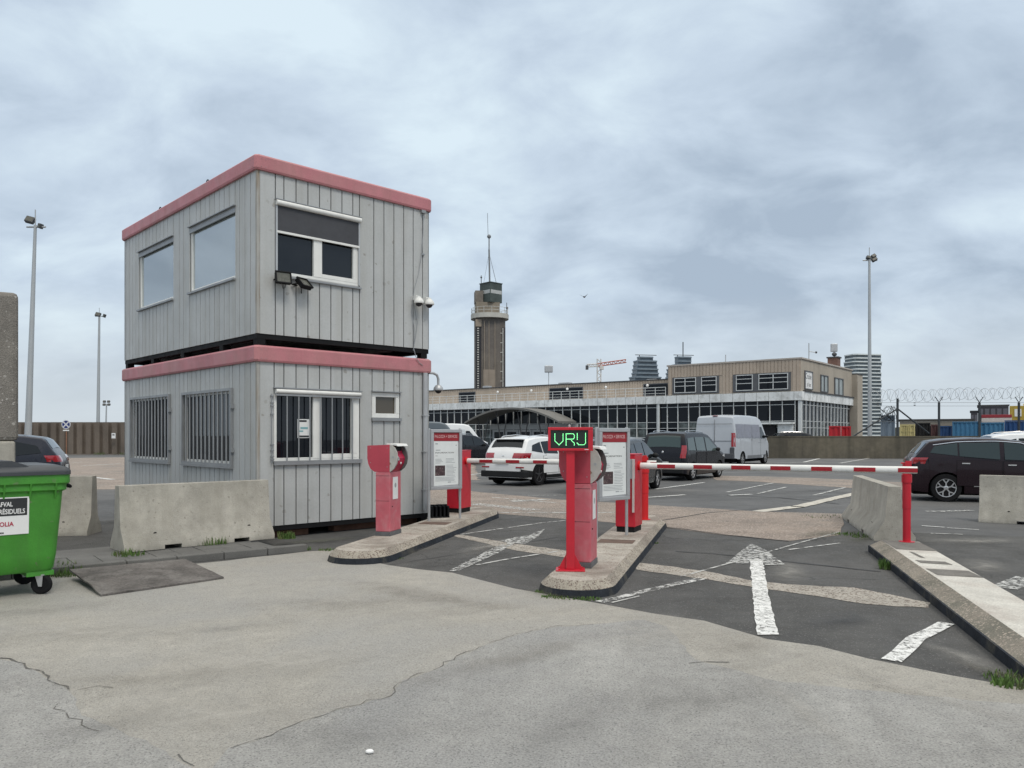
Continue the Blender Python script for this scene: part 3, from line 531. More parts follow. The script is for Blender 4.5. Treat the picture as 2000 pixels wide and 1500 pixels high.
# ------------------------------------------------------------------ the stacked grey cabins
CA = 0.763; CX, CY = -3.871, 11.857; CW, CL = 3.277, 6.04
def cells(length, z0, z1, ops, pitch, mb, place, gap=0.0085, z_in=None):
    """planks of a wall with rectangular openings"""
    ed = [0.0]; x = pitch * 0.9
    while x < length - pitch * 0.5: ed.append(x); x += pitch
    ed.append(length)
    opx = sorted(set([o[0] for o in ops] + [o[1] for o in ops]))
    # openings swallow nearby joints
    ed = [q for q in ed if all(abs(q - o) > 0.1 for o in opx) or q in (0.0, length)]
    xs = sorted(set(ed + opx))
    for i in range(len(xs) - 1):
        a, c = xs[i], xs[i + 1]
        inside = [o for o in ops if o[0] <= a + 1e-6 and o[1] >= c - 1e-6]
        ga = gap if a > 0 else 0; gc = gap if c < length else 0
        if inside:
            o = inside[0]; place(mb, a + ga, c - gc, z0, o[2]); place(mb, a + ga, c - gc, o[3], z1)
        else: place(mb, a + ga, c - gc, z0, z1)
def backing(length, z0, z1, ops, mb, place):
    xs = sorted(set([0.0, length] + [o[0] for o in ops] + [o[1] for o in ops]))
    for i in range(len(xs) - 1):
        a, c = xs[i], xs[i + 1]; ins = [o for o in ops if o[0] <= a + 1e-6 and o[1] >= c - 1e-6]
        if ins: place(mb, a, c, z0, ins[0][2]); place(mb, a, c, ins[0][3], z1)
        else: place(mb, a, c, z0, z1)
def ring(b, pl, u0, u1, z0, z1, t, mi=0):
    pl(b, u0, u1, z0, z0 + t, mi); pl(b, u0, u1, z1 - t, z1, mi); pl(b, u0, u0 + t, z0 + t, z1 - t, mi); pl(b, u1 - t, u1, z0 + t, z1 - t, mi)
def cabin(name, label, zb, zf0, zf1, frame_h, opR, opL, opE, interior):
    root = thing(name, label, "portable cabin", (CX, CY, 0), CA)
    R = lambda d0, d1: (lambda mb, a, c, z0, z1, mi=0: mb.box(a, c, d0, d1, z0, z1, mi))      # front wall (along x)
    Lf = lambda d0, d1: (lambda mb, a, c, z0, z1, mi=0: mb.box(d0, d1, a, c, z0, z1, mi))     # side wall (along y)
    zt = zf0 + 0.04
    mb = MB(); cells(CW - 0.05, zb, zt, [(o[0] - 0.05, o[1] - 0.05, o[2], o[3]) for o in opR], 0.207, mb, lambda m_, a, c, z0, z1: m_.box(a + 0.05, c + 0.05, 0, 0.02, z0, z1)); mb.build("front_wall", GREYP, root)
    mb = MB(); cells(CL - 0.05, zb, zt, [(o[0] - 0.05, o[1] - 0.05, o[2], o[3]) for o in opL], 0.19, mb, lambda m_, a, c, z0, z1: m_.box(0, 0.02, a + 0.05, c + 0.05, z0, z1)); mb.build("side_wall", GREYP2, root)
    mb = MB(); cells(CW, zb, zt, opE, 0.207, mb, R(CL - 0.02, CL)); mb.build("rear_wall", GREYP, root)
    mb = MB(); cells(CL, zb, zt, [], 0.19, mb, Lf(CW - 0.02, CW)); mb.build("far_wall", GREYP2, root)
    mb = MB(); backing(CW - 0.08, zb, zt, opR, mb, R(0.021, 0.05)); backing(CL - 0.06, zb, zt, opL, mb, Lf(0.021, 0.05)); backing(CW - 0.05, zb, zt, opE, mb, R(CL - 0.05, CL - 0.021)); mb.box(CW - 0.05, CW - 0.021, 0.06, CL - 0.06, zb, zt)
    mb.build("wall_core", BACK, root)
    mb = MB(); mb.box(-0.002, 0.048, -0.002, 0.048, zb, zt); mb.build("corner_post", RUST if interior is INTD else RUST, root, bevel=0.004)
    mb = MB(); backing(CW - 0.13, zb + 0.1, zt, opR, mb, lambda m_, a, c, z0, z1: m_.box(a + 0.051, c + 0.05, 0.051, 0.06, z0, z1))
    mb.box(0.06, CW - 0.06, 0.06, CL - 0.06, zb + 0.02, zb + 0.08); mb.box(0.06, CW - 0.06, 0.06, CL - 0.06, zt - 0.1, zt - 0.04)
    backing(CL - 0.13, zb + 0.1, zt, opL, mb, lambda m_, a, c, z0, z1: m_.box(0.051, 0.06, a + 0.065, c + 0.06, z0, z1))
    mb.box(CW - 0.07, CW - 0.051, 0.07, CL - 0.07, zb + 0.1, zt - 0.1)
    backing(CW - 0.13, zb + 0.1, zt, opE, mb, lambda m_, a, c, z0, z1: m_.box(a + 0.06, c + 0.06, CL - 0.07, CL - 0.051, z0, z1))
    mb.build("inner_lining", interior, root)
    # fascia: a folded band with cut-off corners
    d = 0.05; k = 0.045
    p = [(-d + k, -d), (CW + d - k, -d), (CW + d, -d + k), (CW + d, CL + d - k), (CW + d - k, CL + d), (-d + k, CL + d), (-d, CL + d - k), (-d, -d + k)]
    n = 8; c0 = (CW / 2, CL / 2)
    def ins(q, s): return (q[0] + (s if q[0] < c0[0] else -s), q[1] + (s if q[1] < c0[1] else -s))
    rings = [[(*ins(q, 0.045), zf0 - 0.001) for q in p], [(*ins(q, 0.012), zf0) for q in p], [(*q, zf0 + 0.03) for q in p], [(*q, zf1 - 0.03) for q in p], [(*ins(q, 0.028), zf1) for q in p], [(*ins(q, 0.2), zf1 + 0.012) for q in p]]
    mb = MB(); mb.add([q for g_ in rings for q in g_], [(i * n + j, i * n + (j + 1) % n, (i + 1) * n + (j + 1) % n, (i + 1) * n + j) for i in range(5) for j in range(n)])
    mb.build("roof_fascia", FASC, root, bevel=0.003)
    mb = MB().box(0.12, CW - 0.12, 0.12, CL - 0.12, zf1 - 0.06, zf1 + 0.008); mb.build("roof", ROOFD, root)
    # joint rivets near the fascia corner
    mb = MB()
    for s in (0.02, 0.09): 
        for z in (zf0 + 0.05, zf1 - 0.07): mb.ball((s + 0.03, -d - 0.002, z), 0.006, 6, 4); mb.ball((-d - 0.002, s + 0.03, z), 0.006, 6, 4)
    mb.build("rivet", GREYM, root)
    # base frame
    mb = MB()
    z0, z1 = zb - frame_h, zb - 0.004
    mb.box(0.0, CW, 0.012, 0.1, z1 - 0.075, z1); mb.box(0.012, 0.1, 0.1, CL, z1 - 0.075, z1); mb.box(0.1, CW, CL - 0.1, CL, z1 - 0.075, z1); mb.box(CW - 0.1, CW, 0.1, CL - 0.1, z1 - 0.075, z1)
    for x_ in (0.012, CW - 0.16): 
        for y_ in (0.015, 1.25, 2.9, 4.4, CL - 0.16): mb.box(x_, x_ + 0.13, y_, y_ + 0.13, z0, z1 - 0.075)
    mb.build("base_frame", BLACK, root)
    return root
opR1 = [(0.30, 1.815, 4.10, 5.24)]; opL1 = [(0.76, 2.60, 4.10, 5.24), (3.36, 5.18, 4.10, 5.24)]
opR0 = [(0.28, 1.82, 1.185, 2.32), (2.065, 2.635, 1.90, 2.34)]; opL0 = [(0.86, 2.86, 1.13, 2.33), (3.52, 5.58, 1.13, 2.335)]
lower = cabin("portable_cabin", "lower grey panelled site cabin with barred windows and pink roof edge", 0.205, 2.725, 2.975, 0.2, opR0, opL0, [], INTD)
upper = cabin("portable_cabin", "upper grey panelled site cabin stacked on top with wide unbarred windows", 3.155, 5.636, 5.871, 0.168, opR1, opL1, [(0.7, 2.5, 4.1, 5.2)], INT)
# blocks below the lower cabin
def winR(root, o, sash, name="window"):
    """window in the front wall: frame > panes"""
    a, c, z0, z1 = o
    pl = lambda b, u0, u1, q0, q1, mi=0: b.box(u0, u1, 0.012, 0.075, q0, q1, mi)
    fr = MB(); ring(fr, pl, a + 0.003, c - 0.003, z0 + 0.003, z1 - 0.003, 0.045)
    for s in sash:
        fr.box(s[0], s[1], 0.006, 0.07, z0 + 0.046, z1 - 0.046)
    return fr
# -- upper front window
f = winR(upper, opR1[0], [(0.965, 1.115)])
for q in ((0.345, 0.965), (1.115, 1.77)): pass
f.box(1.116, 1.768, 0.008, 0.07, 4.146, 4.21); f.box(1.70, 1.768, 0.008, 0.07, 4.211, 5.19)
fw = f.build("window", WHITE, upper, bevel=0.004)
MB().box(0.346, 0.964, 0.05, 0.056, 4.146, 5.19).build("pane", GL_DK, fw); MB().box(1.116, 1.70, 0.052, 0.058, 4.21, 5.19).build("pane", GL_DK, fw)
MB().box(0.33, 1.79, -0.012, -0.006, 4.77, 5.17).build("screen_blind", SCREEN, fw)
MB().box(0.315, 1.805, -0.022, 0.004, 4.735, 4.772).build("blind_bar", WHITE, fw, bevel=0.005)
b = MB(); b.tube([(0.30, -0.03, 5.2), (1.82, -0.03, 5.2)], 0.042, 14); b.build("blind_roller", WHITE, fw)
b = MB(); b.box(0.285, 1.835, -0.055, 0.0, 5.243, 5.256); b.build("rain_cap", GREYM, fw)
b = MB(); b.add([(0.285, -0.045, 4.075), (1.835, -0.045, 4.075), (1.835, 0.012, 4.101), (0.285, 0.012, 4.101), (0.285, -0.045, 4.05), (1.835, -0.045, 4.05), (1.835, -0.001, 4.05), (0.285, -0.001, 4.05)], [(0, 1, 2, 3), (0, 1, 5, 4), (4, 5, 6, 7), (0, 3, 7, 4), (1, 2, 6, 5)]); b.build("sill", GREYM, fw)
MB().box(0.3, 0.33, -0.02, 0.011, 4.11, 5.17).build("guide_rail", LGREY, fw); MB().box(1.787, 1.815, -0.02, 0.011, 4.11, 5.17).build("guide_rail", LGREY, fw)
# -- upper side windows
for o in opL1:
    a, c, z0, z1 = o
    fr = MB(); pl_ = lambda b, u0, u1, q0, q1, mi=0: b.box(0.025, 0.075, u0, u1, q0, q1, mi)
    ring(fr, pl_, a + 0.003, c - 0.003, z0 + 0.003, z1 - 0.003, 0.05); fw = fr.build("window", WHITE, upper, bevel=0.004)
    MB().box(0.05, 0.056, a + 0.054, c - 0.054, z0 + 0.054, z1 - 0.054).build("pane", GL_SKY, fw)
    MB().box(-0.04, 0.0, a - 0.02, c + 0.02, z1 + 0.003, z1 + 0.018).box(0.0, 0.024, a + 0.003, c - 0.003, z1 - 0.09, z1 - 0.003).build("rain_cap", GREYM, fw)
    MB().box(-0.045, 0.024, a - 0.02, c + 0.02, z0 - 0.03, z0 + 0.002).build("sill", GREYM, fw)
# -- end-wall window of the upper cabin
fr = MB(); ring(fr, lambda b, u0, u1, q0, q1, mi=0: b.box(u0, u1, CL - 0.07, CL - 0.015, q0, q1, mi), 0.703, 2.497, 4.103, 5.197, 0.05); fw = fr.build("window", WHITE, upper)
MB().box(0.754, 2.446, CL - 0.05, CL - 0.044, 4.154, 5.146).build("pane", GL_CLR, fw)
# -- lower front window
f = winR(lower, opR0[0], [(0.955, 1.105)]); f.box(1.106, 1.77, 0.008, 0.07, 1.231, 1.30); f.box(1.665, 1.772, 0.007, 0.07, 1.301, 2.27); f.box(0.33, 0.954, 0.01, 0.07, 1.231, 1.25)
fw = f.build("window", WHITE, lower, bevel=0.004)
MB().box(0.326, 0.954, 0.05, 0.056, 1.25, 2.27).build("pane", GL_DK, fw); MB().box(1.106, 1.664, 0.052, 0.058, 1.30, 2.27).build("pane", GL_DK, fw)
b = MB(); b.tube([(0.29, -0.035, 2.285), (1.81, -0.035, 2.285)], 0.036, 14); b.build("blind_roller", WHITE, fw)
b = MB(); b.box(0.26, 1.84, -0.06, 0.0, 2.325, 2.345); b.build("rain_cap", GREYM, fw)
MB().box(0.26, 1.84, -0.05, 0.011, 1.14, 1.184).build("sill", GREYM, fw)
b = MB(); b.box(0.28, 1.82, -0.052, -0.03, 2.215, 2.245); b.box(0.26, 1.84, -0.052, -0.03, 1.186, 1.205)
for x in (0.475, 0.675, 0.87, 1.06, 1.27, 1.465, 1.655): b.tube([(x, -0.041, 1.2), (x, -0.041, 2.22)], 0.0105, 6)
b.tube([(0.225, -0.03, 1.16), (0.225, -0.03, 2.24)], 0.008, 6)
for z in (1.22, 1.27, 1.36, 1.45, 1.92, 2.05, 2.1, 2.2): b.box(0.215, 0.262, -0.04, 0.0, z, z + 0.018)
b.build("window_grille", GREYM, fw)
nb = MB(); nb.box(0.70, 0.915, 0.047, 0.049, 1.56, 1.86); nb.box(0.72, 0.86, 0.0455, 0.047, 1.815, 1.845, 1); nb.box(0.715, 0.90, 0.0455, 0.047, 1.57, 1.60, 1); nb.box(0.75, 0.88, 0.0455, 0.047, 1.70, 1.735, 2); nb.box(0.73, 0.80, 0.0455, 0.047, 1.655, 1.68, 2)
tag(nb.build("notice", [STKW, STKB, mat("notice_blue", (0.22, 0.42, 0.45), 0.6)], None), "white paper notice taped to the barred front window", "notice"); bpy.data.objects["notice"].location = (CX, CY, 0); bpy.data.objects["notice"].rotation_euler.z = CA
# -- small window
a, c, z0, z1 = opR0[1]
fr = MB(); ring(fr, lambda b, u0, u1, q0, q1, mi=0: b.box(u0, u1, 0.005, 0.075, q0, q1, mi), a + 0.003, c - 0.003, z0 + 0.003, z1 - 0.003, 0.075); fw = fr.build("window", WHITE, lower, bevel=0.006)
MB().box(a + 0.08, c - 0.08, 0.05, 0.056, z0 + 0.08, z1 - 0.08).build("pane", glass("brownish_glass", (0.085, 0.07, 0.05), 0.02, 0.1), fw)
MB().box(a - 0.02, c + 0.02, -0.05, 0.0, z1 + 0.003, z1 + 0.02).build("rain_cap", GREYM, fw); MB().box(a - 0.02, c + 0.02, -0.045, 0.004, z0 - 0.05, z0 + 0.001).build("sill", GREYM, fw)
# -- lower side windows with bars
for o in opL0:
    a, c, z0, z1 = o
    fr = MB(); ring(fr, lambda b, u0, u1, q0, q1, mi=0: b.box(0.02, 0.075, u0, u1, q0, q1, mi), a + 0.003, c - 0.003, z0 + 0.003, z1 - 0.003, 0.05); fw = fr.build("window", WHITE, lower)
    MB().box(0.05, 0.056, a + 0.054, c - 0.054, z0 + 0.054, z1 - 0.054).build("pane", GL_DK, fw)
    gr = MB(); ring(gr, lambda b, u0, u1, q0, q1, mi=0: b.box(-0.045, -0.005, u0, u1, q0, q1, mi), a - 0.03, c + 0.03, z0 - 0.03, z1 + 0.03, 0.045)
    k = 12
    for i in range(1, k): y = a + (c - a) * i / k; gr.tube([(-0.025, y, z0), (-0.025, y, z1)], 0.015, 6)
    for z in (z0 + 0.2, z1 - 0.3): gr.box(-0.05, 0.0, a - 0.07, a - 0.03, z, z + 0.07)
    gr.build("window_grille", GREYM, fw)
    MB().box(-0.06, 0.018, a - 0.03, c + 0.03, z0 - 0.06, z0 - 0.032).build("sill", GREYM, fw)
# downpipe, lifting eyes
b = MB(); b.tube([(3.16, -0.045, 2.72), (3.16, -0.045, 0.26)], 0.045, 12); 
for z in (1.95, 0.62, 1.3): b.box(3.105, 3.215, -0.095, 0.0, z, z + 0.02)
b.build("downpipe", LGREY, lower)
b = MB()
for y in (1.9, 4.1):
    b.tube([(0.03 , y + 0.05 * cos(t_ * pi / 6) , 5.885 + 0.05 * sin(t_ * pi / 6)) for t_ in range(0, 7)], 0.01, 6)
b.build("lifting_eye", BLACK, upper)
# timber blocks under the cabin
for i, (x, y) in enumerate(((0.5, 0.25), (1.9, 0.3), (2.9, 0.28))):
    b = MB().box(-0.45, 0.45, -0.1, 0.1, 0, 0.1); o = b.build("timber_block", mat("old_timber", (0.14, 0.075, 0.05), 0.85, var=0.3, vs=5), None, bevel=0.006)
    q = Matrix.Rotation(CA, 4, 'Z') @ Vector((x, y, 0)); o.location = (CX + q.x, CY + q.y, 0.004); o.rotation_euler.z = CA
    tag(o, ["reddish timber packing block under the cabin corner by the jersey barrier", "reddish timber packing block under the middle of the cabin front", "reddish timber packing block under the cabin behind the left ticket machine"][i], "timber block", "timber blocks under the lower cabin")
def on_cabin(x, y, z): q = Matrix.Rotation(CA, 4, 'Z') @ Vector((x, y, 0)); return (CX + q.x, CY + q.y, z)
# floodlights on the upper front wall
def floodlight(label, x, z, tilt, turn):
    t = thing("floodlight", label, "floodlight", on_cabin(x, -0.02, z), CA + turn, "black floodlights on the upper cabin")
    T = Matrix.Translation((0, -0.14, 0)) @ Matrix.Rotation(tilt, 4, 'X')
    b = MB(); b.M = T; b.box(-0.115, 0.115, 0.0, 0.05, -0.09, 0.09); ring(b, lambda q, u0, u1, v0, v1, mi=0: q.box(u0, u1, -0.03, 0.0, v0, v1, mi), -0.125, 0.125, -0.1, 0.1, 0.02); b.build("housing", BLACK, t, bevel=0.004)
    b = MB(); b.M = T; b.box(-0.105, 0.105, -0.012, -0.001, -0.08, 0.08); b.build("lens", LAMPGL, t)
    b = MB(); b.tube([(-0.1, -0.11, -0.02), (-0.1, 0.02, -0.02), (0.1, 0.02, -0.02), (0.1, -0.11, -0.02)], 0.012, 6); b.build("bracket", BLACK, t)
    b = MB(); b.tube([(0.0, -0.08, -0.08), (0.02, -0.07, -0.15), (0.07, -0.02, -0.13), (0.09, 0.0, -0.05)], 0.005, 6); b.build("lead", BLACK, t)
floodlight("left square black floodlight below the upper window, facing out", 0.37, 4.02, radians(-16), radians(-8))
floodlight("right black floodlight below the upper window, tilted further down", 0.66, 3.985, radians(-42), radians(22))
# cameras
def dome(label, loc, arm):
    t = thing("security_camera", label, "security camera", loc, CA, "white dome cameras on the cabin")
    b = MB(); b.lathe([(0.02, 0.09), (0.05, 0.085), (0.085, 0.04), (0.09, 0.0), (0.085, -0.01)], 16); b.build("housing", WHITE if not arm else LGREY, t)
    b = MB(); b.lathe([(0.062, -0.011), (0.058, -0.03), (0.04, -0.055), (0.012, -0.066)], 16); b.build("dome_cover", mat("smoked_dome", (0.02, 0.02, 0.024), 0.12, var=0, rvar=0), t)
    b = MB()
    if arm: b.tube([(0, 0, 0.085), (0, 0, 0.2), (-0.03, 0, 0.27), (-0.11, 0.0, 0.3), (-0.2, 0.0, 0.3)], 0.024, 10)
    else: b.box(-0.04, 0.04, 0.03, 0.15, 0.06, 0.13); b.box(-0.035, 0.035, -0.01, 0.03, 0.085, 0.115)
    b.build("mount", WHITE if not arm else LGREY, t)
    return t
dome("left white dome camera high on the cabin beside the hanging cables", on_cabin(2.94, -0.15, 3.94), False)
dome("right white dome camera at the corner of the upper cabin", on_cabin(3.17, -0.15, 3.94), False)
dome("grey dome camera on a bent arm below the lower pink fascia", on_cabin(CW + 0.2, -0.02, 2.43), True)
b = MB()
b.tube([(3.14, -0.02, 5.55), (3.12, -0.03, 5.2), (3.1, -0.02, 4.85), (3.03, -0.03, 4.5), (2.93, -0.03, 4.2), (2.9, -0.04, 4.05), (2.93, -0.04, 3.98)], 0.007, 6)
b.tube([(2.9, -0.03, 4.05), (2.87, -0.03, 3.8), (2.92, -0.04, 3.5), (2.93, -0.03, 3.3), (2.9, -0.04, 3.1)], 0.006, 6)
b.tube([(2.93, -0.03, 3.9), (2.99, -0.04, 3.6), (2.96, -0.03, 3.35), (2.9, -0.05, 3.15), (2.93, -0.075, 2.99), (3.0, -0.07, 2.9), (3.09, -0.062, 2.85)], 0.006, 6)
b.box(3.08, 3.17, -0.06, -0.001, 5.58, 5.63); b.box(3.1, 3.16, -0.03, -0.001, 4.83, 4.86)
o = b.build("cable", GREYM, None); o.location = (CX, CY, 0); o.rotation_euler.z = CA
tag(o, "thin grey cables hanging down the upper cabin to its dome cameras", "cable")

# ------------------------------------------------------------------ ticket machines
def ticket_machine(label, loc, az):
    t = thing("ticket_machine", label, "ticket machine", loc, -radians(az), "faded red parking ticket machines")
    MB().box(-0.118, 0.118, -0.205, 0.205, 0.0, 0.06).build("plinth", mat("plinth_grey", (0.11, 0.11, 0.115), 0.8, var=0.2, vs=8), t, bevel=0.004)
    MB().box(-0.1125, 0.1125, -0.2, 0.2, 0.06, 0.915).build("column", PINK, t, bevel=0.012)
    MB().box(0.1127, 0.1165, -0.14, 0.1, 0.52, 0.8).build("door", PINK, t)
    b = MB().box(0.117, 0.119, -0.11, 0.07, 0.52, 0.84); b.box(0.119, 0.1196, -0.085, 0.045, 0.58, 0.80, 1); b.lathe([(0.035, 0.1197), (0.035, 0.1202)], 14, (0, -0.02, 0.72), 'x', 2); b.build("sticker", [STKW, PAPER, INK], t)
    MB().lathe([(0.008, 0.112), (0.008, 0.121)], 10, (0, -0.12, 0.42), 'x').build("lock", BLACK, t)
    out = [(-0.24, 1.285), (-0.235, 1.295), (0.13, 1.31), (0.18, 1.27), (0.213, 1.2), (0.225, 1.12), (0.21, 1.03), (0.17, 0.965), (0.115, 0.918), (-0.125, 0.918), (-0.19, 0.96), (-0.225, 1.03), (-0.24, 1.11)]
    red = [(-0.24, 1.285), (-0.235, 1.295), (0.108, 1.308), (0.108, 0.918), (-0.125, 0.918), (-0.19, 0.96), (-0.225, 1.03), (-0.24, 1.11)]
    b = MB(); b.prism(red, 'y', -0.2, 0.2); b.build("head", PINKD, t, bevel=0.008)
    ch = [(0.109, 1.305), (0.14, 1.3), (0.18, 1.265), (0.213, 1.2), (0.225, 1.12), (0.21, 1.03), (0.17, 0.965), (0.115, 0.92), (0.109, 0.92)]
    for y in (-0.2, 0.165):
        b = MB(); b.prism(ch, 'y', y, y + 0.035); b.build("side_cheek", CHEEK if y < 0 else mat("dark_grey_plastic", (0.10, 0.10, 0.097), 0.6, var=0.15, vs=8), t, bevel=0.004)
    rec = [(0.109, 1.28), (0.135, 1.27), (0.145, 1.19), (0.19, 1.11), (0.175, 1.03), (0.14, 0.97), (0.109, 0.93)]
    b = MB(); b.prism(rec, 'y', -0.165, 0.165); b.build("front_panel", STKR, t)
    MB().box(0.112, 0.142, -0.15, 0.15, 1.19, 1.285).build("display", BLACK, t)
    b = MB(); b.M = Matrix.Translation((0.188, -0.09, 1.105)) @ Matrix.Rotation(radians(80), 4, 'Y'); b.lathe([(0.03, 0), (0.03, 0.012), (0.018, 0.013), (0.018, 0.004)], 14); b.build("coin_ring", ALU, t)
    b = MB(); b.M = Matrix.Translation((0.183, 0.02, 1.04)) @ Matrix.Rotation(radians(105), 4, 'Y'); b.lathe([(0.016, 0), (0.016, 0.01)], 12); b.build("button", STKW, t)
    b = MB(); b.prism([(0.05, 1.311), (0.05, 1.326), (0.2, 1.318), (0.225, 1.285), (0.2, 1.295)], 'y', -0.18, 0.2); b.build("hood", WHITE, t, bevel=0.003)
    for z in (0.5, 0.86): MB().box(-0.1128, -0.1115, -0.19, 0.19, z, z + 0.004).box(-0.105, 0.105, -0.2012, -0.2, z, z + 0.004).build("panel_seam", BLACK, t)
    b = MB()
    for x in (-0.19, 0.07):
        for z in (0.99 if x > 0 else 1.05, 1.26): b.lathe([(0.006, -0.204), (0.006, -0.2)], 8, (x, 0, z), 'y')
    b.build("screw", GREYM, t)
    MB().box(0.146, 0.15, -0.1, -0.02, 1.15, 1.158).box(0.15, 0.156, 0.04, 0.12, 1.12, 1.15).build("ticket_slot", BLACK, t)
    b = MB(); b.M = Matrix.Translation((0.16, -0.2015, 1.13)) @ Matrix.Rotation(radians(45), 4, 'Y'); b.box(-0.014, 0.014, 0, 0.001, -0.014, 0.014); b.build("badge", INK, t)
    return t
tm = ticket_machine("faded red ticket machine on the left island by the grey cabin", (-1.80, 11.38, 0.16), 15)
copy_thing(tm, (0.80, 8.68, 0.16), -radians(LANE), "faded red ticket machine on the middle island behind the green display sign")

# ------------------------------------------------------------------ LED sign
ls = thing("display_sign", "red framed display on a red post reading VRIJ in green lights", "display sign", (0.625, 8.36, 0.16), radians(-4))
MB().box(-0.155, 0.155, -0.11, 0.11, 0.0, 0.014).build("foot_plate", RED, ls, bevel=0.004)
for s in (-1, 1):
    b = MB(); b.add([(s * 0.046, -0.012, 0.014), (s * 0.13, -0.012, 0.014), (s * 0.046, -0.012, 0.17), (s * 0.046, 0.012, 0.014), (s * 0.13, 0.012, 0.014), (s * 0.046, 0.012, 0.17)], [(0, 1, 2), (3, 4, 5), (0, 1, 4, 3), (1, 2, 5, 4), (0, 2, 5, 3)]); b.build("gusset", RED, ls)
MB().box(-0.045, 0.045, -0.045, 0.045, 0.014, 1.29).build("post", RED, ls, bevel=0.006)
b = MB()
for x in (-0.12, 0.12):
    for y in (-0.08, 0.08): b.lathe([(0.012, 0.014), (0.012, 0.026)], 6, (x, y, 0))
b.build("bolt", REDV, ls)
MB().box(-0.235, 0.235, -0.05, 0.07, 1.28, 1.525).build("cabinet", RED, ls, bevel=0.004)
b = MB(); pf = lambda q, u0, u1, v0, v1, mi=0: q.box(u0, u1, -0.075, -0.05, v0, v1, mi)
pf(b, -0.238, 0.238, 1.277, 1.303); pf(b, -0.238, 0.238, 1.497, 1.528); pf(b, -0.238, -0.21, 1.303, 1.497); pf(b, 0.187, 0.238, 1.303, 1.497); b.build("bezel", RED, ls, bevel=0.004)
MB().box(-0.21, 0.187, -0.054, -0.051, 1.303, 1.497).build("screen", LEDBG, ls)
b = MB(); b.box(0.15, 0.19, -0.0765, -0.0752, 1.288, 1.294); b.build("maker_plate", STKW, ls)
MB().lathe([(0.012, 1.525), (0.012, 1.55), (0.006, 1.556)], 8, (-0.01, 0, 0)).build("cable_gland", LGREY, ls)
sc = 0.000542
def led_pt(x, y): return ((x - 510) * sc, 1.4 - (y - 327) * sc)
strokes = [[(205, 222), (205, 360), (287, 440), (365, 360), (365, 222)], [(425, 445), (425, 220), (560, 220), (585, 245), (585, 300), (560, 325), (435, 325)], [(530, 350), (585, 405), (585, 443)], [(643, 215), (643, 330)], [(640, 400), (675, 436), (775, 436), (805, 405), (805, 210)]]
b = MB()
for st in strokes:
    pts = []
    for (x0, y0), (x1, y1) in zip(st, st[1:]):
        n = max(1, round(sqrt((x1 - x0) ** 2 + (y1 - y0) ** 2) / 19))
        pts += [(x0 + (x1 - x0) * i / n, y0 + (y1 - y0) * i / n) for i in range(n)]
    pts.append(st[-1])
    for q in pts:
        x, z = led_pt(*q); b.lathe([(0.0038, -0.0545), (0.0038, -0.0575), (0.002, -0.059)], 8, (x, 0, z), 'y')
b.build("led_letters", LEDM, ls)
# unlit dots of the matrix
b = MB()
for i in range(33):
    for j in range(15):
        b.box(-0.196 + i * 0.0116 - 0.0016, -0.196 + i * 0.0116 + 0.0016, -0.0545, -0.0541, 1.313 + j * 0.0122 - 0.0016, 1.313 + j * 0.0122 + 0.0016)
b.build("led_matrix", mat("unlit_led", (0.012, 0.03, 0.02), 0.4, var=0), ls)

# ------------------------------------------------------------------ information boards
def info_board(label, c, rz):
    t = thing("information_board", label, "information board", (c[0], c[1], 0.16), rz, "red headed information boards by the barriers")
    for x in (-0.315, 0.315):
        b = MB(); b.tube([(x, 0.035, 0), (x, 0.035, 1.56)], 0.022, 10); b.build("post", ALU, t)
    b = MB(); pf = lambda q, u0, u1, v0, v1, mi=0: q.box(u0, u1, -0.035, 0.02, v0, v1, mi); ring(b, pf, -0.315, 0.315, 0.52, 1.545, 0.055); b.box(-0.26, 0.26, -0.01, 0.015, 0.575, 1.49); b.build("frame", ALU, t, bevel=0.006)
    MB().box(-0.258, 0.258, -0.014, -0.0105, 1.345, 1.488).build("header", HEADR, t)
    text("header_text", "PALOZZA + SERVICES", 0.068, mat("header_lettering", (0.60, 0.40, 0.40), 0.5, var=0.1), t, (-0.235, -0.0145, 1.40), (pi / 2, 0, 0), squeeze=0.70, bold=0.0006)
    b = MB(); b.add([(-0.256, -0.0125, 0.585), (0.25, -0.0125, 0.598), (0.246, -0.0125, 1.31), (0.235, -0.0125, 1.338), (-0.256, -0.0125, 1.342)], [(0, 1, 2, 3, 4)]); b.build("poster", PAPER, t)
    text("poster_heading", "INFORMATION", 0.034, INKD, t, (-0.225, -0.0132, 1.135), (pi / 2, 0, 0), squeeze=1.65)
    b = MB(); rnd = random.Random(3)
    def ln(x0, x1, z, h=0.006): b.box(x0, x1, -0.0140, -0.0132, z, z + h)
    ln(-0.22, -0.17, 1.29, 0.016); ln(0.19, 0.215, 1.265, 0.014); ln(-0.21, -0.12, 1.185, 0.012); ln(-0.22, -0.17, 1.09, 0.008)
    for k in range(4): ln(-0.22, -0.22 + rnd.uniform(0.1, 0.18), 1.035 - k * 0.022); ln(-0.01, -0.01 + rnd.uniform(0.12, 0.2), 1.04 - k * 0.022)
    for k in range(9): ln(0.0, rnd.uniform(0.12, 0.21), 0.93 - k * 0.022)
    for k in range(4): ln(-0.22, rnd.uniform(0.1, 0.2), 0.725 - k * 0.02)
    ln(0.03, 0.1, 0.635, 0.014); ln(0.11, 0.2, 0.638, 0.004)
    b.build("poster_print", INK, t)
    MB().box(-0.225, -0.025, -0.0142, -0.0133, 0.755, 0.93).build("poster_picture", PHOTO, t)
    return t
ib = info_board("grey framed red headed information board beside the cabin downpipe", (-1.13, 13.35), radians(38))
copy_thing(ib, (1.44, 11.08, 0.16), radians(40), "grey framed red headed information board on the middle island")

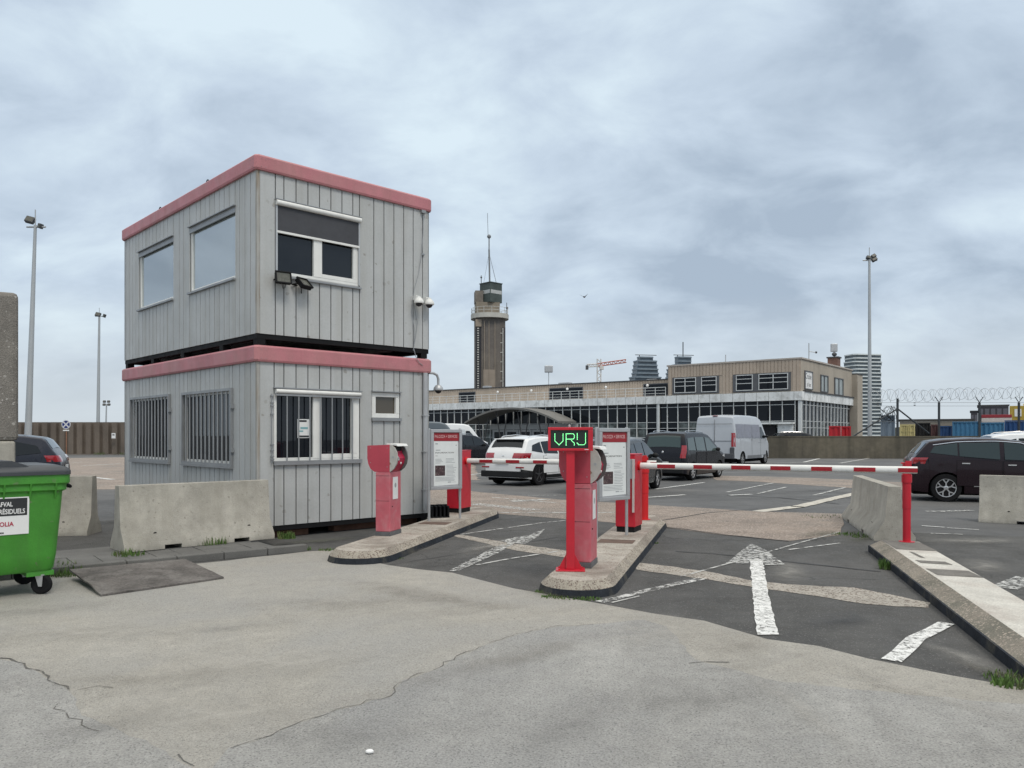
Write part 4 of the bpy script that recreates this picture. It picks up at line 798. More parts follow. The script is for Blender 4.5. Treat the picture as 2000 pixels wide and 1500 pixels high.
# ------------------------------------------------------------------ barrier gates
BOOM_RZ = atan2(-1.54, 3.47)
def gate(label, loc, rz, length, zb):
    t = thing("barrier_gate", label, "parking barrier", (loc[0], loc[1], 0.16), rz, "red and white boom barriers")
    MB().box(-0.135, 0.135, -0.2, 0.2, 0, 0.08).build("plinth", BLACK, t)
    MB().box(-0.15, 0.15, -0.215, 0.215, 0.08, 1.15).build("housing", RED, t, bevel=0.012)
    MB().box(-0.155, 0.155, -0.22, 0.22, 1.15, 1.165).build("lid", RED, t, bevel=0.005)
    MB().box(0.05, 0.15, -0.232, -0.216, 0.80, 1.09).build("cover_plate", LGREY, t); MB().box(0.115, 0.148, -0.25, -0.233, 0.3, 1.09).build("trim_strip", mat("pale_trim", (0.58, 0.5, 0.48), 0.5, var=0.1), t, bevel=0.003)
    b = MB(); r = 0.047
    b.M = Matrix.Translation((0.15, 0, zb)); b.lathe([(0.07, 0.0), (0.07, 0.03)], 16, (0, 0, 0), 'x'); b.build("hub", REDV, t)
    bm = MB(); x = 0.16; k = 0
    pro = lambda x0, x1, rr, mi: bm.prism([(rr * cos(q * pi / 10) * 0.8, zb + rr * sin(q * pi / 10)) for q in range(20)], 'x', x0, x1, mi, True)
    pro(x, length, r, 0)
    bo = bm.build("boom", WHITE, t)
    x = 0.44
    while x < length - 0.05:
        bm = MB(); x1 = min(x + 0.265, length)
        pro_ = [(0.053 * cos(q * pi / 10) * 0.8, zb - 0.004 + 0.036 * sin(q * pi / 10)) for q in range(20)]
        bm.prism([(-0.0395, zb - 0.03), (0.0395, zb - 0.03), (0.0405, zb), (0.0395, zb + 0.026), (-0.0395, zb + 0.026), (-0.0405, zb)], 'x', x, x1); bm.build("reflective_strip", mat("reflector_red", (0.33, 0.008, 0.016), 0.5, var=0.15, vs=20), bo); x += 0.535
    bm = MB(); pro(length, length + 0.012, r * 0.97, 0); bm.build("end_cap", PLASTIC, bo)
    return t
g1 = gate("left red barrier cabinet with striped boom crossing towards the display sign", (-1.0, 14.75), radians(-22.5), 3.75, 0.965)
g2 = gate("right red barrier cabinet with long striped boom across the near lane", (1.77, 11.82), BOOM_RZ, 3.88, 0.985)
def boom_rest(label, loc, rz, h, m, flange):
    t = thing("boom_rest", label, "boom rest", (loc[0], loc[1], 0.16), rz, "red boom rest posts")
    MB().lathe([(0.1, 0), (0.1, 0.012)], 18).build("foot_plate", m, t)
    b = MB(); b.lathe([(flange, 0.012), (flange, 0.45), (flange + 0.004, 0.455), (flange + 0.004, 0.8), (flange + 0.014, 0.805), (flange + 0.014, 0.91), (flange, 0.915)], 18); b.build("post", m, t)
    b = MB(); b.box(-0.05, 0.05, -0.055, -0.043, 0.9, 1.06); b.box(-0.05, 0.05, 0.043, 0.055, 0.9, 1.06); b.box(-0.05, 0.05, -0.043, 0.043, 0.9, 0.925); b.build("fork", m, t, bevel=0.003)
    b = MB(); b.box(-0.02, 0.055, -0.07, -0.055, 1.0, 1.1); b.box(-0.07, 0.05, -0.06, 0.06, 1.06, 1.075); b.build("catch", m, t)
    return t
boom_rest("slim red boom rest post on the right kerb strip", (5.33, 10.55), BOOM_RZ, 1.0, RED, 0.05)
boom_rest("stubby bright red boom rest post behind the right barrier cabinet", (2.27, 13.38), radians(-22.5), 1.0, REDV, 0.065)
# ribbed black rubber block next to the left board
b = MB(); b.box(-0.16, 0.16, -0.1, 0.1, 0.0, 0.02)
for i in range(5): b.box(-0.16 + i * 0.072, -0.13 + i * 0.072, -0.1, 0.1, 0.02, 0.2)
b.box(-0.16, 0.16, 0.06, 0.1, 0.02, 0.22)
tag(b.build("rubber_block", BLACK, None, loc=(-1.28, 13.75, 0.16), rz=radians(20)), "small black ribbed block at the foot of the left information board", "block")

# ------------------------------------------------------------------ waste bin and ramp board
U_ = Vector((cos(CA), sin(CA)))
wb = thing("waste_bin", "green four wheeled waste container with grey lid cut by the left edge", "waste bin", (-4.47 - U_.x * 0.68 - U_.y * 0.5, 7.9 - U_.y * 0.68 + U_.x * 0.5, 0.008), CA)
b = MB()
def rrect(hx, hy, r): 
    q = []
    for cx_, cy_, a0_ in ((hx - r, hy - r, 0), (-hx + r, hy - r, pi / 2), (-hx + r, -hy + r, pi), (hx - r, -hy + r, 1.5 * pi)):
        q += [(cx_ + r * cos(a0_ + pi / 2 * k / 4), cy_ + r * sin(a0_ + pi / 2 * k / 4)) for k in range(5)]
    return q
lv = [(0.545, 0.40, 0.235), (0.565, 0.42, 0.26), (0.585, 0.44, 0.40), (0.62, 0.475, 0.86), (0.63, 0.49, 1.03), (0.66, 0.52, 1.05), (0.66, 0.52, 1.10), (0.685, 0.545, 1.12), (0.685, 0.545, 1.20)]
rg = [[(*q, z) for q in rrect(hx, hy, 0.07)] for hx, hy, z in lv]; n = 20
b.add([q for g_ in rg for q in g_], [(i * n + j, i * n + (j + 1) % n, (i + 1) * n + (j + 1) % n, (i + 1) * n + j) for i in range(len(lv) - 1) for j in range(n)], 0, True)
b.add(rg[0], [tuple(range(n))])
for x in (-0.55, -0.33, -0.11, 0.11, 0.33, 0.55): b.prism([(-0.488, 0.96), (-0.545, 1.12), (-0.48, 1.12)], 'x', x - 0.008, x + 0.008)
for x in (-0.44, 0.44): b.box(x - 0.12, x + 0.12, -0.4, 0.4, 0.19, 0.236)
b.build("body", GREEN, wb, ang=40)
b = MB()
rg2 = [(0.69, 0.56, 1.202), (0.69, 0.56, 1.245), (0.66, 0.53, 1.275), (0.58, 0.46, 1.30)]
rr_ = [[(*q, z) for q in rrect(hx, hy, 0.07)] for hx, hy, z in rg2]
b.add([q for g_ in rr_ for q in g_], [(i * n + j, i * n + (j + 1) % n, (i + 1) * n + (j + 1) % n, (i + 1) * n + j) for i in range(3) for j in range(n)], 0, True); b.add(rr_[-1], [tuple(range(n))])
b.prism([(-0.69, 1.24), (-0.4, 1.345), (0.18, 1.345), (0.3, 1.30), (0.38, 1.245)], 'y', -0.5, 0.4)
b.build("lid", LID, wb, bevel=0.012)
b = MB(); b.tube([(0.69, -0.35, 1.09), (0.72, -0.35, 1.07), (0.72, -0.25, 1.07)], 0.018, 8); b.build("trunnion", BLACK, wb)
st = MB(); st.box(-0.45, 0.325, -0.006, 0.0, 0.0, 0.365); st.box(-0.44, 0.308, -0.0075, -0.006, 0.185, 0.355, 1)
stk = st.build("sticker", [STKW, STKB], wb, loc=(0.0, -0.4605, 0.63)); stk.rotation_euler = (radians(4.35), 0, 0)
for body, sz, m, rx_, lz, sq_ in (("RESTAFVAL", 0.062, STKW, 0.185, 0.278, 0.72), ("RÉSIDUELS", 0.066, STKW, 0.29, 0.205, 0.70), ("VEOLIA", 0.060, STKR, 0.195, 0.085, 0.88), ("www.veolia.be", 0.024, STKB, 0.115, 0.016, 0.75)):
    text("sticker_text", body, sz, m, stk, (rx_, -0.008, lz), (pi / 2, 0, 0), align='RIGHT', squeeze=sq_, bold=0.0012)
wheels = []
for i, (x, y) in enumerate(((0.44, -0.36), (0.44, 0.36), (-0.44, -0.36), (-0.44, 0.36))):
    b = MB(); b.M = Matrix.Translation((x + 0.02, y, 0.1)) @ Matrix.Rotation(radians(-42 + 30 * (i % 2)), 4, 'Z'); b.lathe([(0.06, -0.02), (0.085, -0.024), (0.1, -0.016), (0.1, 0.016), (0.085, 0.024), (0.06, 0.02)], 22, (0, 0, 0), 'y'); b.lathe([(0.03, -0.026), (0.03, 0.026)], 10, (0, 0, 0), 'y', 1)
    wh = b.build("wheel", [RUBBER, PLASTIC], wb)
    f = MB(); f.M = Matrix.Translation((x + 0.02, y, 0.1)) @ Matrix.Rotation(radians(-42 + 30 * (i % 2)), 4, 'Z')
    for s in (-0.034, 0.03): f.add([(-0.05, s, 0.1), (0.03, s, 0.1), (0.02, s, -0.02), (-0.015, s, -0.02), (-0.05, s + 0.004, 0.1), (0.03, s + 0.004, 0.1), (0.02, s + 0.004, -0.02), (-0.015, s + 0.004, -0.02)], [(0, 1, 2, 3), (4, 5, 6, 7), (0, 1, 5, 4), (1, 2, 6, 5), (2, 3, 7, 6), (3, 0, 4, 7)])
    f.box(-0.06, 0.04, -0.04, 0.04, 0.09, 0.102); f.build("fork", ZINC, wh)
# ramp board
q = [(-4.9, 8.65, 0.1), (-4.06, 7.71, 0.012), (-3.2, 8.67, 0.012), (-3.93, 9.38, 0.1)]
b = MB(); nn = 8
top = []; 
for i in range(nn + 1):
    for j in range(nn + 1):
        s, t_ = i / nn, j / nn
        p0 = Vector(q[0]).lerp(Vector(q[3]), s); p1 = Vector(q[1]).lerp(Vector(q[2]), s); p = p0.lerp(p1, t_)
        p.z += 0.02 * sin(pi * t_) * 0.3 + (0.02 if (i == 0 and j in (5, 6)) else 0); p.y += random.uniform(-0.006, 0.006); top.append(p)
m1 = nn + 1
b.add([p + Vector((0, 0, 0.018)) for p in top] + top, [(i * m1 + j, i * m1 + j + 1, (i + 1) * m1 + j + 1, (i + 1) * m1 + j) for i in range(nn) for j in range(nn)] + [(m1 * m1 + i * m1 + j, m1 * m1 + i * m1 + j + 1, m1 * m1 + (i + 1) * m1 + j + 1, m1 * m1 + (i + 1) * m1 + j) for i in range(nn) for j in range(nn)])
edge = [i for i in range(nn)] + [i * m1 + nn for i in range(nn)] + [nn * m1 + nn - i for i in range(nn)] + [(nn - i) * m1 for i in range(nn)]
E_ = len(edge); b.add([top[k] + Vector((0, 0, 0.018)) for k in edge] + [top[k] for k in edge], [(i, (i + 1) % E_, E_ + (i + 1) % E_, E_ + i) for i in range(E_)])
tag(b.build("ramp_board", PLY, None), "dark worn board laid as a ramp against the kerb by the green bin", "board")

# ------------------------------------------------------------------ vehicles
CARN = {}
def wheel_mesh(R, wd, spokes, rimR, kind):
    key = (R, spokes, kind)
    if key in CARN: return CARN[key]
    ty = MB(); ty.lathe([(rimR, -wd / 2), (R * 0.94, -wd / 2), (R, -wd / 2 + 0.03), (R, wd / 2 - 0.03), (R * 0.94, wd / 2), (rimR, wd / 2), (rimR * 0.96, wd / 2 - 0.03)], 28, (0, 0, 0), 'y')
    rm = MB(); rm.lathe([(rimR * 0.97, -wd * 0.1), (rimR * 0.97, wd / 2 - 0.012), (rimR * 0.9, wd / 2 - 0.014), (rimR * 0.9, -wd * 0.1)], 28, (0, 0, 0), 'y', 0)
    rm.lathe([(rimR * 0.92, wd * 0.1), (0.02, wd * 0.1)], 28, (0, 0, 0), 'y', 1)
    rm.lathe([(0.055, wd * 0.1), (0.055, wd / 2 - 0.02), (0.03, wd / 2 - 0.012)], 14, (0, 0, 0), 'y', 0)
    for k in range(spokes):
        a = 2 * pi * k / spokes
        rm.M = Matrix.Rotation(a, 4, 'Y'); r0 = 0.04
        if kind == 'y':
            rm.box(-0.016, 0.016, wd * 0.2, wd / 2 - 0.018, r0, rimR * 0.55)
            for s in (-1, 1):
                rm.M = Matrix.Rotation(a, 4, 'Y') @ Matrix.Translation((0, 0, rimR * 0.5)) @ Matrix.Rotation(s * 0.62, 4, 'Y'); rm.box(-0.014, 0.014, wd * 0.2, wd / 2 - 0.017, 0, rimR * 0.56)
        else: rm.box(-0.02, 0.02, wd * 0.2, wd / 2 - 0.018, r0, rimR * 0.93)
        rm.M = None
    CARN[key] = (ty, rm); return CARN[key]
TAILR = mat("tail_lamp_red", (0.30, 0.006, 0.012), 0.12, var=0.2, vs=15, coat=1, rvar=0)
HEADL = mat("head_lamp", (0.55, 0.57, 0.6), 0.1, var=0.1, rvar=0)
PLATE = mat("number_plate", (0.66, 0.66, 0.64), 0.5, var=0.05)
PLINK = mat("plate_lettering", (0.32, 0.03, 0.04), 0.6, var=0.05)
RIMS = mat("alloy_rim", (0.55, 0.55, 0.56), 0.3, metal=0.7, var=0.05); RIMD = mat("dark_rim", (0.05, 0.05, 0.052), 0.4, metal=0.3, var=0.1); WELL = mat("wheel_well", (0.006, 0.006, 0.006), 0.95, var=0, spec=0.1)
CHROME = mat("chrome_trim", (0.72, 0.72, 0.72), 0.18, metal=0.9, var=0)
def vehicle(name, label, cat, loc, az, paint, prof, W, belt, wheels_x, R=0.33, sill=0.22, tum=0.30, rr=0.07, scale=1.0, side=(), top=(), tail=None, doors=(), handles=(), rim=RIMS, spokes=5, rkind='s',
            nose=0.12, rails=None, clad=None, mirror=None, plate=None, head=None, chrome=None, extra=None, group="vehicles parked beyond the barriers", nglass=GL_CAR, tglass=None, endr=0.1, crown=0.03, glassz=None):
    """x forward, y left, z up, on the ground. prof = rear-to-front roof profile"""
    t = thing(name, label, cat, (loc[0], loc[1], 0.0), pi / 2 - radians(az), group); t.scale = (scale,) * 3
    xs0, xs1 = prof[0][0], prof[-1][0]
    def zt(x):
        for (a, za), (b_, zb_) in zip(prof, prof[1:]):
            if a <= x <= b_: k = (x - a) / max(1e-6, b_ - a); return za + (zb_ - za) * k
        return prof[-1][1]
    def wp(x):
        e = min(x - xs0, xs1 - x); rl = nose * 3 if (xs1 - x) < (x - xs0) else endr * 2.4
        d = nose if (xs1 - x) < (x - xs0) else endr
        return W / 2 - (d * (1 - max(0, e) / rl) ** 2 if e < rl else 0)
    def wy(x, z):
        y = wp(x)
        bz = belt
        if z < 0.45: y -= 0.05 * ((0.45 - z) / 0.25) ** 2
        elif z < bz: y -= 0.012 * abs((z - 0.7) / 0.3)
        if z > bz: y -= tum * (z - bz)
        return y
    st = set(q[0] for q in prof); k = 36
    st |= set(xs0 + (xs1 - xs0) * i / k for i in range(k + 1))
    Ra = R + 0.05
    for wx in wheels_x:
        st = set(q for q in st if abs(abs(q - wx) - Ra) > 0.02)
        st |= set(wx + Ra * s for s in (-1.002, -1, -0.97, -0.88, -0.7, -0.4, 0, 0.4, 0.7, 0.88, 0.97, 1, 1.002))
    st = sorted(q for q in st if xs0 <= q <= xs1)
    def zbt(x):
        z = sill + (0.06 * max(0, 1 - (x - xs0) / 0.5) + 0.05 * max(0, 1 - (xs1 - x) / 0.5))
        for wx in wheels_x:
            if abs(x - wx) <= Ra: z = max(z, R + sqrt(max(0, Ra * Ra - (x - wx) ** 2)))
        return z
    fr = (0, 0.12, 0.28, 0.45, 0.62, 0.8, 1.0); rows = []
    for x in st:
        Z, zb = zt(x), zbt(x); zb = min(zb, Z - 0.12); r_ = min(rr, (Z - zb) * 0.3); zz = Z - r_
        P = [(wy(x, zb + (zz - zb) * q), zb + (zz - zb) * q) for q in fr]; yw = wy(x, zz)
        P += [(yw - r_ * (1 - cos(a)), zz + r_ * sin(a)) for a in (radians(35), radians(65), radians(90))]
        ye = yw - r_; P += [(ye * 0.55, Z + crown * 0.7), (0, Z + crown)]
        rows.append([(x, y, z) for y, z in P] + [(x, -y, z) for y, z in P[-2::-1]])
    m_ = len(rows[0]); vs = [q for r in rows for q in r]
    fs = [(i * m_ + j, i * m_ + j + 1, (i + 1) * m_ + j + 1, (i + 1) * m_ + j) for i in range(len(rows) - 1) for j in range(m_ - 1)] + [tuple(range(m_)), tuple(range((len(rows) - 1) * m_, len(rows) * m_))]
    b = MB().add(vs, fs, 0, True); b.build("body", paint, t, ang=28)
    b = MB().box(xs0 + 0.12, xs1 - 0.12, -W / 2 + 0.24, W / 2 - 0.24, 0.17, 0.75); b.build("underbody", WELL, t)
    def patch(poly, off, s, nm, m, par=t, nx=14, nz=4):
        x0 = min(q[0] for q in poly); x1 = max(q[0] for q in poly); n_ = len(poly); V = []
        for i in range(nx + 1):
            x = x0 + (x1 - x0) * i / nx; x_ = min(max(x, x0 + 1e-4), x1 - 1e-4); zs = []
            for a, c in zip(poly, poly[1:] + poly[:1]):
                if (a[0] - x_) * (c[0] - x_) < 0: zs.append(a[1] + (c[1] - a[1]) * (x_ - a[0]) / (c[0] - a[0]))
            lo, hi = (min(zs), max(zs)) if zs else (0, 0)
            for j in range(nz + 1):
                z = lo + (hi - lo) * j / nz; V.append((x, s * (wy(x, z) + off), z))
        F_ = [(i * (nz + 1) + j, i * (nz + 1) + j + 1, (i + 1) * (nz + 1) + j + 1, (i + 1) * (nz + 1) + j) for i in range(nx) for j in range(nz)]
        return MB().add(V, F_, 0, True).build(nm, m, par)
    for s in (-1, 1):
        for d in doors:
            x0, x1, z0, z1 = d
            patch([(x0 - 0.008, z0 - 0.008), (x1 + 0.008, z0 - 0.008), (x1 + 0.008, z1 + 0.004), (x0 - 0.008, z1 + 0.004)], 0.003, s, "door_gap", WELL)
            dr = patch([(x0, z0), (x1, z0), (x1, z1), (x0, z1)], 0.006, s, "door", paint)
            for hx, hz in handles:
                if x0 < hx < x1:
                    b = MB(); y = wy(hx, hz) + 0.012; b.box(hx - 0.09, hx + 0.09, s * y - 0.012, s * y + 0.012, hz - 0.014, hz + 0.014); b.build("handle", CHROME if chrome else paint, dr, bevel=0.004)
        for pl_ in side:
            gm = nglass
            patch(pl_, 0.011, s, "window", gm)
        if clad:
            for c_ in clad: patch(c_, 0.014, s, "cladding", PLASTIC)
        if chrome:
            for c_ in chrome: patch(c_, 0.018, s, "trim_strip", CHROME, nz=1)
        if mirror:
            x, z = mirror; y = wy(x, z) + 0.09; b = MB(); b.ball((x, s * y, z), 0.1, 10, 6, 0, (0.7, 1.0, 0.75)); b.box(x - 0.02, x + 0.02, min(s * (y - 0.12), s * y), max(s * (y - 0.12), s * y), z - 0.05, z - 0.02); b.build("mirror", PLASTIC, t)
        if rails:
            x0, x1 = rails; b = MB(); yy = W / 2 - tum * (zt((x0 + x1) / 2) - belt) - 0.12; b.tube([(x0, s * yy, zt(x0) + 0.02), (x0 + 0.1, s * yy, zt(x0 + 0.1) + 0.055), ((x0 + x1) / 2, s * yy, zt((x0 + x1) / 2) + 0.06), (x1 - 0.1, s * yy, zt(x1 - 0.1) + 0.055), (x1, s * yy, zt(x1) + 0.02)], 0.014, 6); b.build("roof_rail", CHROME, t)
    for x0, x1, mg in top:
        V = []; kx = 10
        for i in range(kx + 1):
            x = x0 + (x1 - x0) * i / kx; e = 0.01; dz = (zt(x + e) - zt(x - e)); nrm = Vector((-dz, 0, 2 * e)).normalized() * 0.012; Z = zt(x); hw = wy(x, Z - rr) - rr - mg
            for q in (-1, -0.55, 0, 0.55, 1): V.append((x + nrm.x, q * hw, Z + nrm.z + crown * (1 - abs(q) ** 2)))
        b = MB().add(V, [(i * 5 + j, i * 5 + j + 1, (i + 1) * 5 + j + 1, (i + 1) * 5 + j) for i in range(kx) for j in range(4)], 0, True); b.build("windscreen" if x0 > 0 else "rear_window", tglass or GL_CAR, t)
    def rx(z):
        for (a, za), (b_, zb_) in zip(prof, prof[1:]):
            if za <= z <= zb_: return a + (b_ - a) * (z - za) / max(1e-6, zb_ - za)
        return xs0
    if tail:
        for s in (-1, 1):
            for (za, zb_, yin, xl) in tail:
                V = []; nz = 4
                for j in range(nz + 1):
                    z = za + (zb_ - za) * j / nz; x = rx(z); w0 = wy(x, z); w1 = wy(x + 0.06, z); w2 = wy(x + xl, z)
                    V += [(x - 0.016, s * (w0 * yin), z), (x - 0.02, s * (w0 - 0.05), z), (x + 0.012, s * (w0 + 0.012), z), (x + 0.06, s * (w1 + 0.014), z), (x + xl, s * (w2 + 0.012), z)]
                b = MB().add(V, [(j * 5 + i, j * 5 + i + 1, (j + 1) * 5 + i + 1, (j + 1) * 5 + i) for j in range(nz) for i in range(4)], 0, True); b.build("taillight", TAILR, t)
    if head:
        for s in (-1, 1):
            x0, x1, za, zb_ = head; patch([(x0, (za + zb_) / 2), (x1, za), (x1, zb_)], 0.013, s, "headlight", HEADL, nx=6)
    if plate:
        z, y0 = plate; x = rx(z); pb = MB().box(x - 0.03, x - 0.018, y0 - 0.26, y0 + 0.26, z - 0.055, z + 0.055).build("number_plate", PLATE, t)
        b = MB(); 
        for i in range(7):
            if i not in (1,): b.box(x - 0.0315, x - 0.03, y0 - 0.22 + i * 0.064, y0 - 0.18 + i * 0.064, z - 0.032, z + 0.032)
    if extra: extra(t, wy, rx, zt)
    ty, rm = wheel_mesh(R, 0.21, spokes, R * 0.68, rkind)
    for wx in wheels_x:
        for s in (-1, 1):
            wo_ = ty.build("wheel", RUBBER, t); wo_.location = (wx, s * (W / 2 - 0.115), R); wo_.rotation_euler.z = 0 if s > 0 else pi
            rm.build("rim", [rim, WELL], wo_)
    return t
def paint(name, c, rough=0.28, metal=0.2): return mat(name, c, rough, metal=0.0, var=0.04, vs=2, coat=0.25 if max(c) < 0.1 else 0.5, spec=0.25 if max(c) < 0.1 else 0.5, rvar=0.03)
P_WHITE = paint("car_white", (0.74, 0.75, 0.75), 0.3, 0.0); P_BLACK = paint("car_black", (0.006, 0.006, 0.010)); P_DGREY = paint("car_dark_grey", (0.016, 0.018, 0.021)); P_PURP = paint("car_aubergine", (0.013, 0.0055, 0.009)); P_NAVY = paint("car_navy", (0.018, 0.021, 0.032))
P_SILV = paint("van_silver", (0.45, 0.475, 0.51), 0.38, 0.35); P_GREY = paint("car_grey", (0.17, 0.175, 0.18), 0.35, 0.3); P_SLATE = paint("van_slate", (0.075, 0.095, 0.11), 0.4, 0.2)
SUV = [(-2.20, 0.62), (-2.19, 0.80), (-2.14, 1.0), (-2.06, 1.14), (-1.98, 1.24), (-1.80, 1.50), (-1.70, 1.565), (-1.3, 1.62), (-0.7, 1.645), (-0.1, 1.63), (0.3, 1.575), (0.65, 1.44), (1.0, 1.22), (1.25, 1.08), (1.6, 1.02), (1.95, 0.94), (2.12, 0.84), (2.2, 0.66)]
SUVS = [[(-1.72, 1.17), (-1.62, 1.36), (-1.12, 1.47), (-1.12, 1.10)], [(-1.06, 1.09), (-1.06, 1.475), (-0.22, 1.52), (-0.22, 1.06)], [(-0.14, 1.06), (-0.14, 1.52), (0.2, 1.48), (0.92, 1.12), (0.92, 1.04)]]
def suv(label, loc, az, pt, **k):
    d = dict(belt=1.02, rr=0.09, tum=0.34, W=1.85, wheels_x=(-1.33, 1.34), R=0.35, side=SUVS, top=((-1.96, -1.76, 0.06), (0.36, 1.0, 0.03)), tail=((0.93, 1.1, 0.52, 0.3),), doors=((-1.1, -0.2, 0.42, 1.0), (-0.17, 0.86, 0.42, 1.0)), handles=((-0.95, 0.93), (-0.02, 0.91)), mirror=(0.72, 1.08), plate=(0.78, 0.0), head=(1.5, 2.1, 0.72, 0.9), rails=(-1.5, 0.1),
             clad=([(-2.18, 0.3), (-2.18, 0.56), (-1.75, 0.5), (-1.75, 0.3)], [(-0.95, 0.24), (-0.95, 0.36), (0.95, 0.36), (0.95, 0.24)]))
    d.update(k)
    return vehicle("parked_car", label, "car", loc, az, pt, SUV, **d)
def tucson_rear(t, wy, rx, zt):
    b = MB(); b.box(-2.225, -1.95, -0.915, 0.915, 0.29, 0.50); b.build("rear_bumper", PLASTIC, t, bevel=0.03)
    b = MB(); b.M = Matrix.Translation((-2.145, 0, 0.99)); b.ball((0, 0, 0), 0.05, 10, 6, 0, (0.25, 1.3, 0.7)); b.build("emblem", CHROME, t)
    for s in (-1, 1):
        b = MB(); b.box(-2.215, -2.17, s * 0.72 - 0.16, s * 0.72 + 0.16, 0.60, 0.65); b.build("reflector", TAILR, t, bevel=0.01)
    b = MB().box(-1.90, -1.70, -0.6, 0.6, 1.545, 1.58); b.build("roof_spoiler", P_WHITE, t, bevel=0.012)
suv("white sport utility car with slanted red tail lamps behind the left boom", (0.95, 26.5), 37, P_WHITE, scale=0.95, rim=RIMD, extra=tucson_rear, tum=0.38, rr=0.11, endr=0.2, R=0.37)
suv("black estate-shaped sport utility car with tall red tail lamps behind the left barrier", (-2.75, 43.6), 34, P_BLACK, tail=((0.85, 1.45, 0.82, 0.12), (0.85, 1.0, 0.5, 0.25)))
HATCH = [(-2.05, 0.6), (-2.04, 0.85), (-1.98, 0.98), (-1.85, 1.2), (-1.62, 1.42), (-1.3, 1.47), (-0.6, 1.5), (0.0, 1.48), (0.35, 1.4), (0.7, 1.22), (1.05, 1.02), (1.5, 0.95), (1.85, 0.86), (2.0, 0.78), (2.08, 0.62)]
HATS = [[(-1.5, 1.06), (-1.35, 1.33), (-0.98, 1.38), (-0.98, 1.02)], [(-0.92, 1.01), (-0.92, 1.38), (-0.2, 1.41), (-0.2, 0.98)], [(-0.12, 0.98), (-0.12, 1.41), (0.2, 1.37), (0.85, 1.06), (0.85, 0.97)]]
def hatch(label, loc, az, pt, **k):
    d = dict(belt=0.95, W=1.78, wheels_x=(-1.25, 1.28), R=0.32, side=HATS, top=((-1.86, -1.64, 0.05), (0.4, 1.02, 0.03)), tail=((0.78, 0.95, 0.6, 0.2),), doors=((-0.95, -0.18, 0.38, 0.93), (-0.15, 0.8, 0.38, 0.93)), handles=((-0.82, 0.86), (-0.02, 0.84)), mirror=(0.66, 1.02), plate=(0.7, 0), head=(1.5, 2.0, 0.66, 0.82))
    d.update(k); return vehicle("parked_car", label, "car", loc, az, pt, HATCH, **d)
hatch("dark grey hatchback partly hidden behind the red display sign and board", (3.05, 22.7), 25, P_DGREY, scale=1.0, spokes=6)
hatch("grey hatchback just left of the black people carrier", (5.35, 36.0), 36, P_GREY, scale=1.0)
MPV = [(-2.19, 0.6), (-2.185, 0.85), (-2.15, 1.05), (-2.10, 1.2), (-1.98, 1.62), (-1.9, 1.74), (-1.7, 1.79), (-0.9, 1.81), (-0.1, 1.80), (0.4, 1.72), (0.8, 1.52), (1.2, 1.25), (1.42, 1.12), (1.8, 1.02), (2.05, 0.88), (2.15, 0.66)]
MPVS = [[(-1.88, 1.14), (-1.78, 1.58), (-1.16, 1.62), (-1.16, 1.12)], [(-1.06, 1.12), (-1.06, 1.62), (-0.18, 1.63), (-0.18, 1.1)], [(-0.06, 1.1), (-0.06, 1.63), (0.35, 1.58), (1.06, 1.18), (1.06, 1.08)]]
def mpv_rear(t, wy, rx, zt):
    b = MB(); b.box(-2.22, -2.12, -0.82, 0.82, 0.28, 0.5); b.build("rear_bumper", PLASTIC, t, bevel=0.03)
    b = MB(); b.ball((-2.15, 0, 1.06), 0.055, 10, 6, 0, (0.3, 0.7, 1)); b.build("emblem", CHROME, t)
vehicle("parked_car", "black people carrier with tall upright tail lamps next to the silver van", "car", (6.5, 29.3), 35, P_BLACK, MPV, 1.81, 1.06, (-1.38, 1.36), R=0.33, side=MPVS, top=((-2.09, -1.96, 0.08), (0.45, 1.25, 0.03)), tail=((0.85, 1.32, 0.87, 0.1),), doors=((-1.1, -0.14, 0.4, 1.06), (-0.1, 1.0, 0.4, 1.06)), handles=((-0.95, 0.98), (0.06, 0.96)),
        mirror=(0.95, 1.14), plate=(0.66, 0), head=(1.6, 2.08, 0.78, 0.98), scale=0.95, tum=0.2, spokes=8, extra=mpv_rear, nglass=GL_CARL, tglass=glass("green_rear_glass", (0.035, 0.055, 0.05), 0.02, 0.0, 1.45), rails=(-1.6, 0.2), rr=0.09)
VAN = [(-2.75, 0.5), (-2.745, 1.0), (-2.73, 1.6), (-2.70, 2.1), (-2.66, 2.36), (-2.58, 2.45), (-1.5, 2.50), (0.0, 2.50), (0.9, 2.46), (1.25, 2.36), (1.5, 2.12), (1.75, 1.78), (2.0, 1.42), (2.3, 1.22), (2.6, 1.08), (2.7, 0.85), (2.75, 0.6)]
VANS = [[(1.0, 1.35), (1.0, 1.95), (1.28, 1.95), (1.8, 1.35)]]
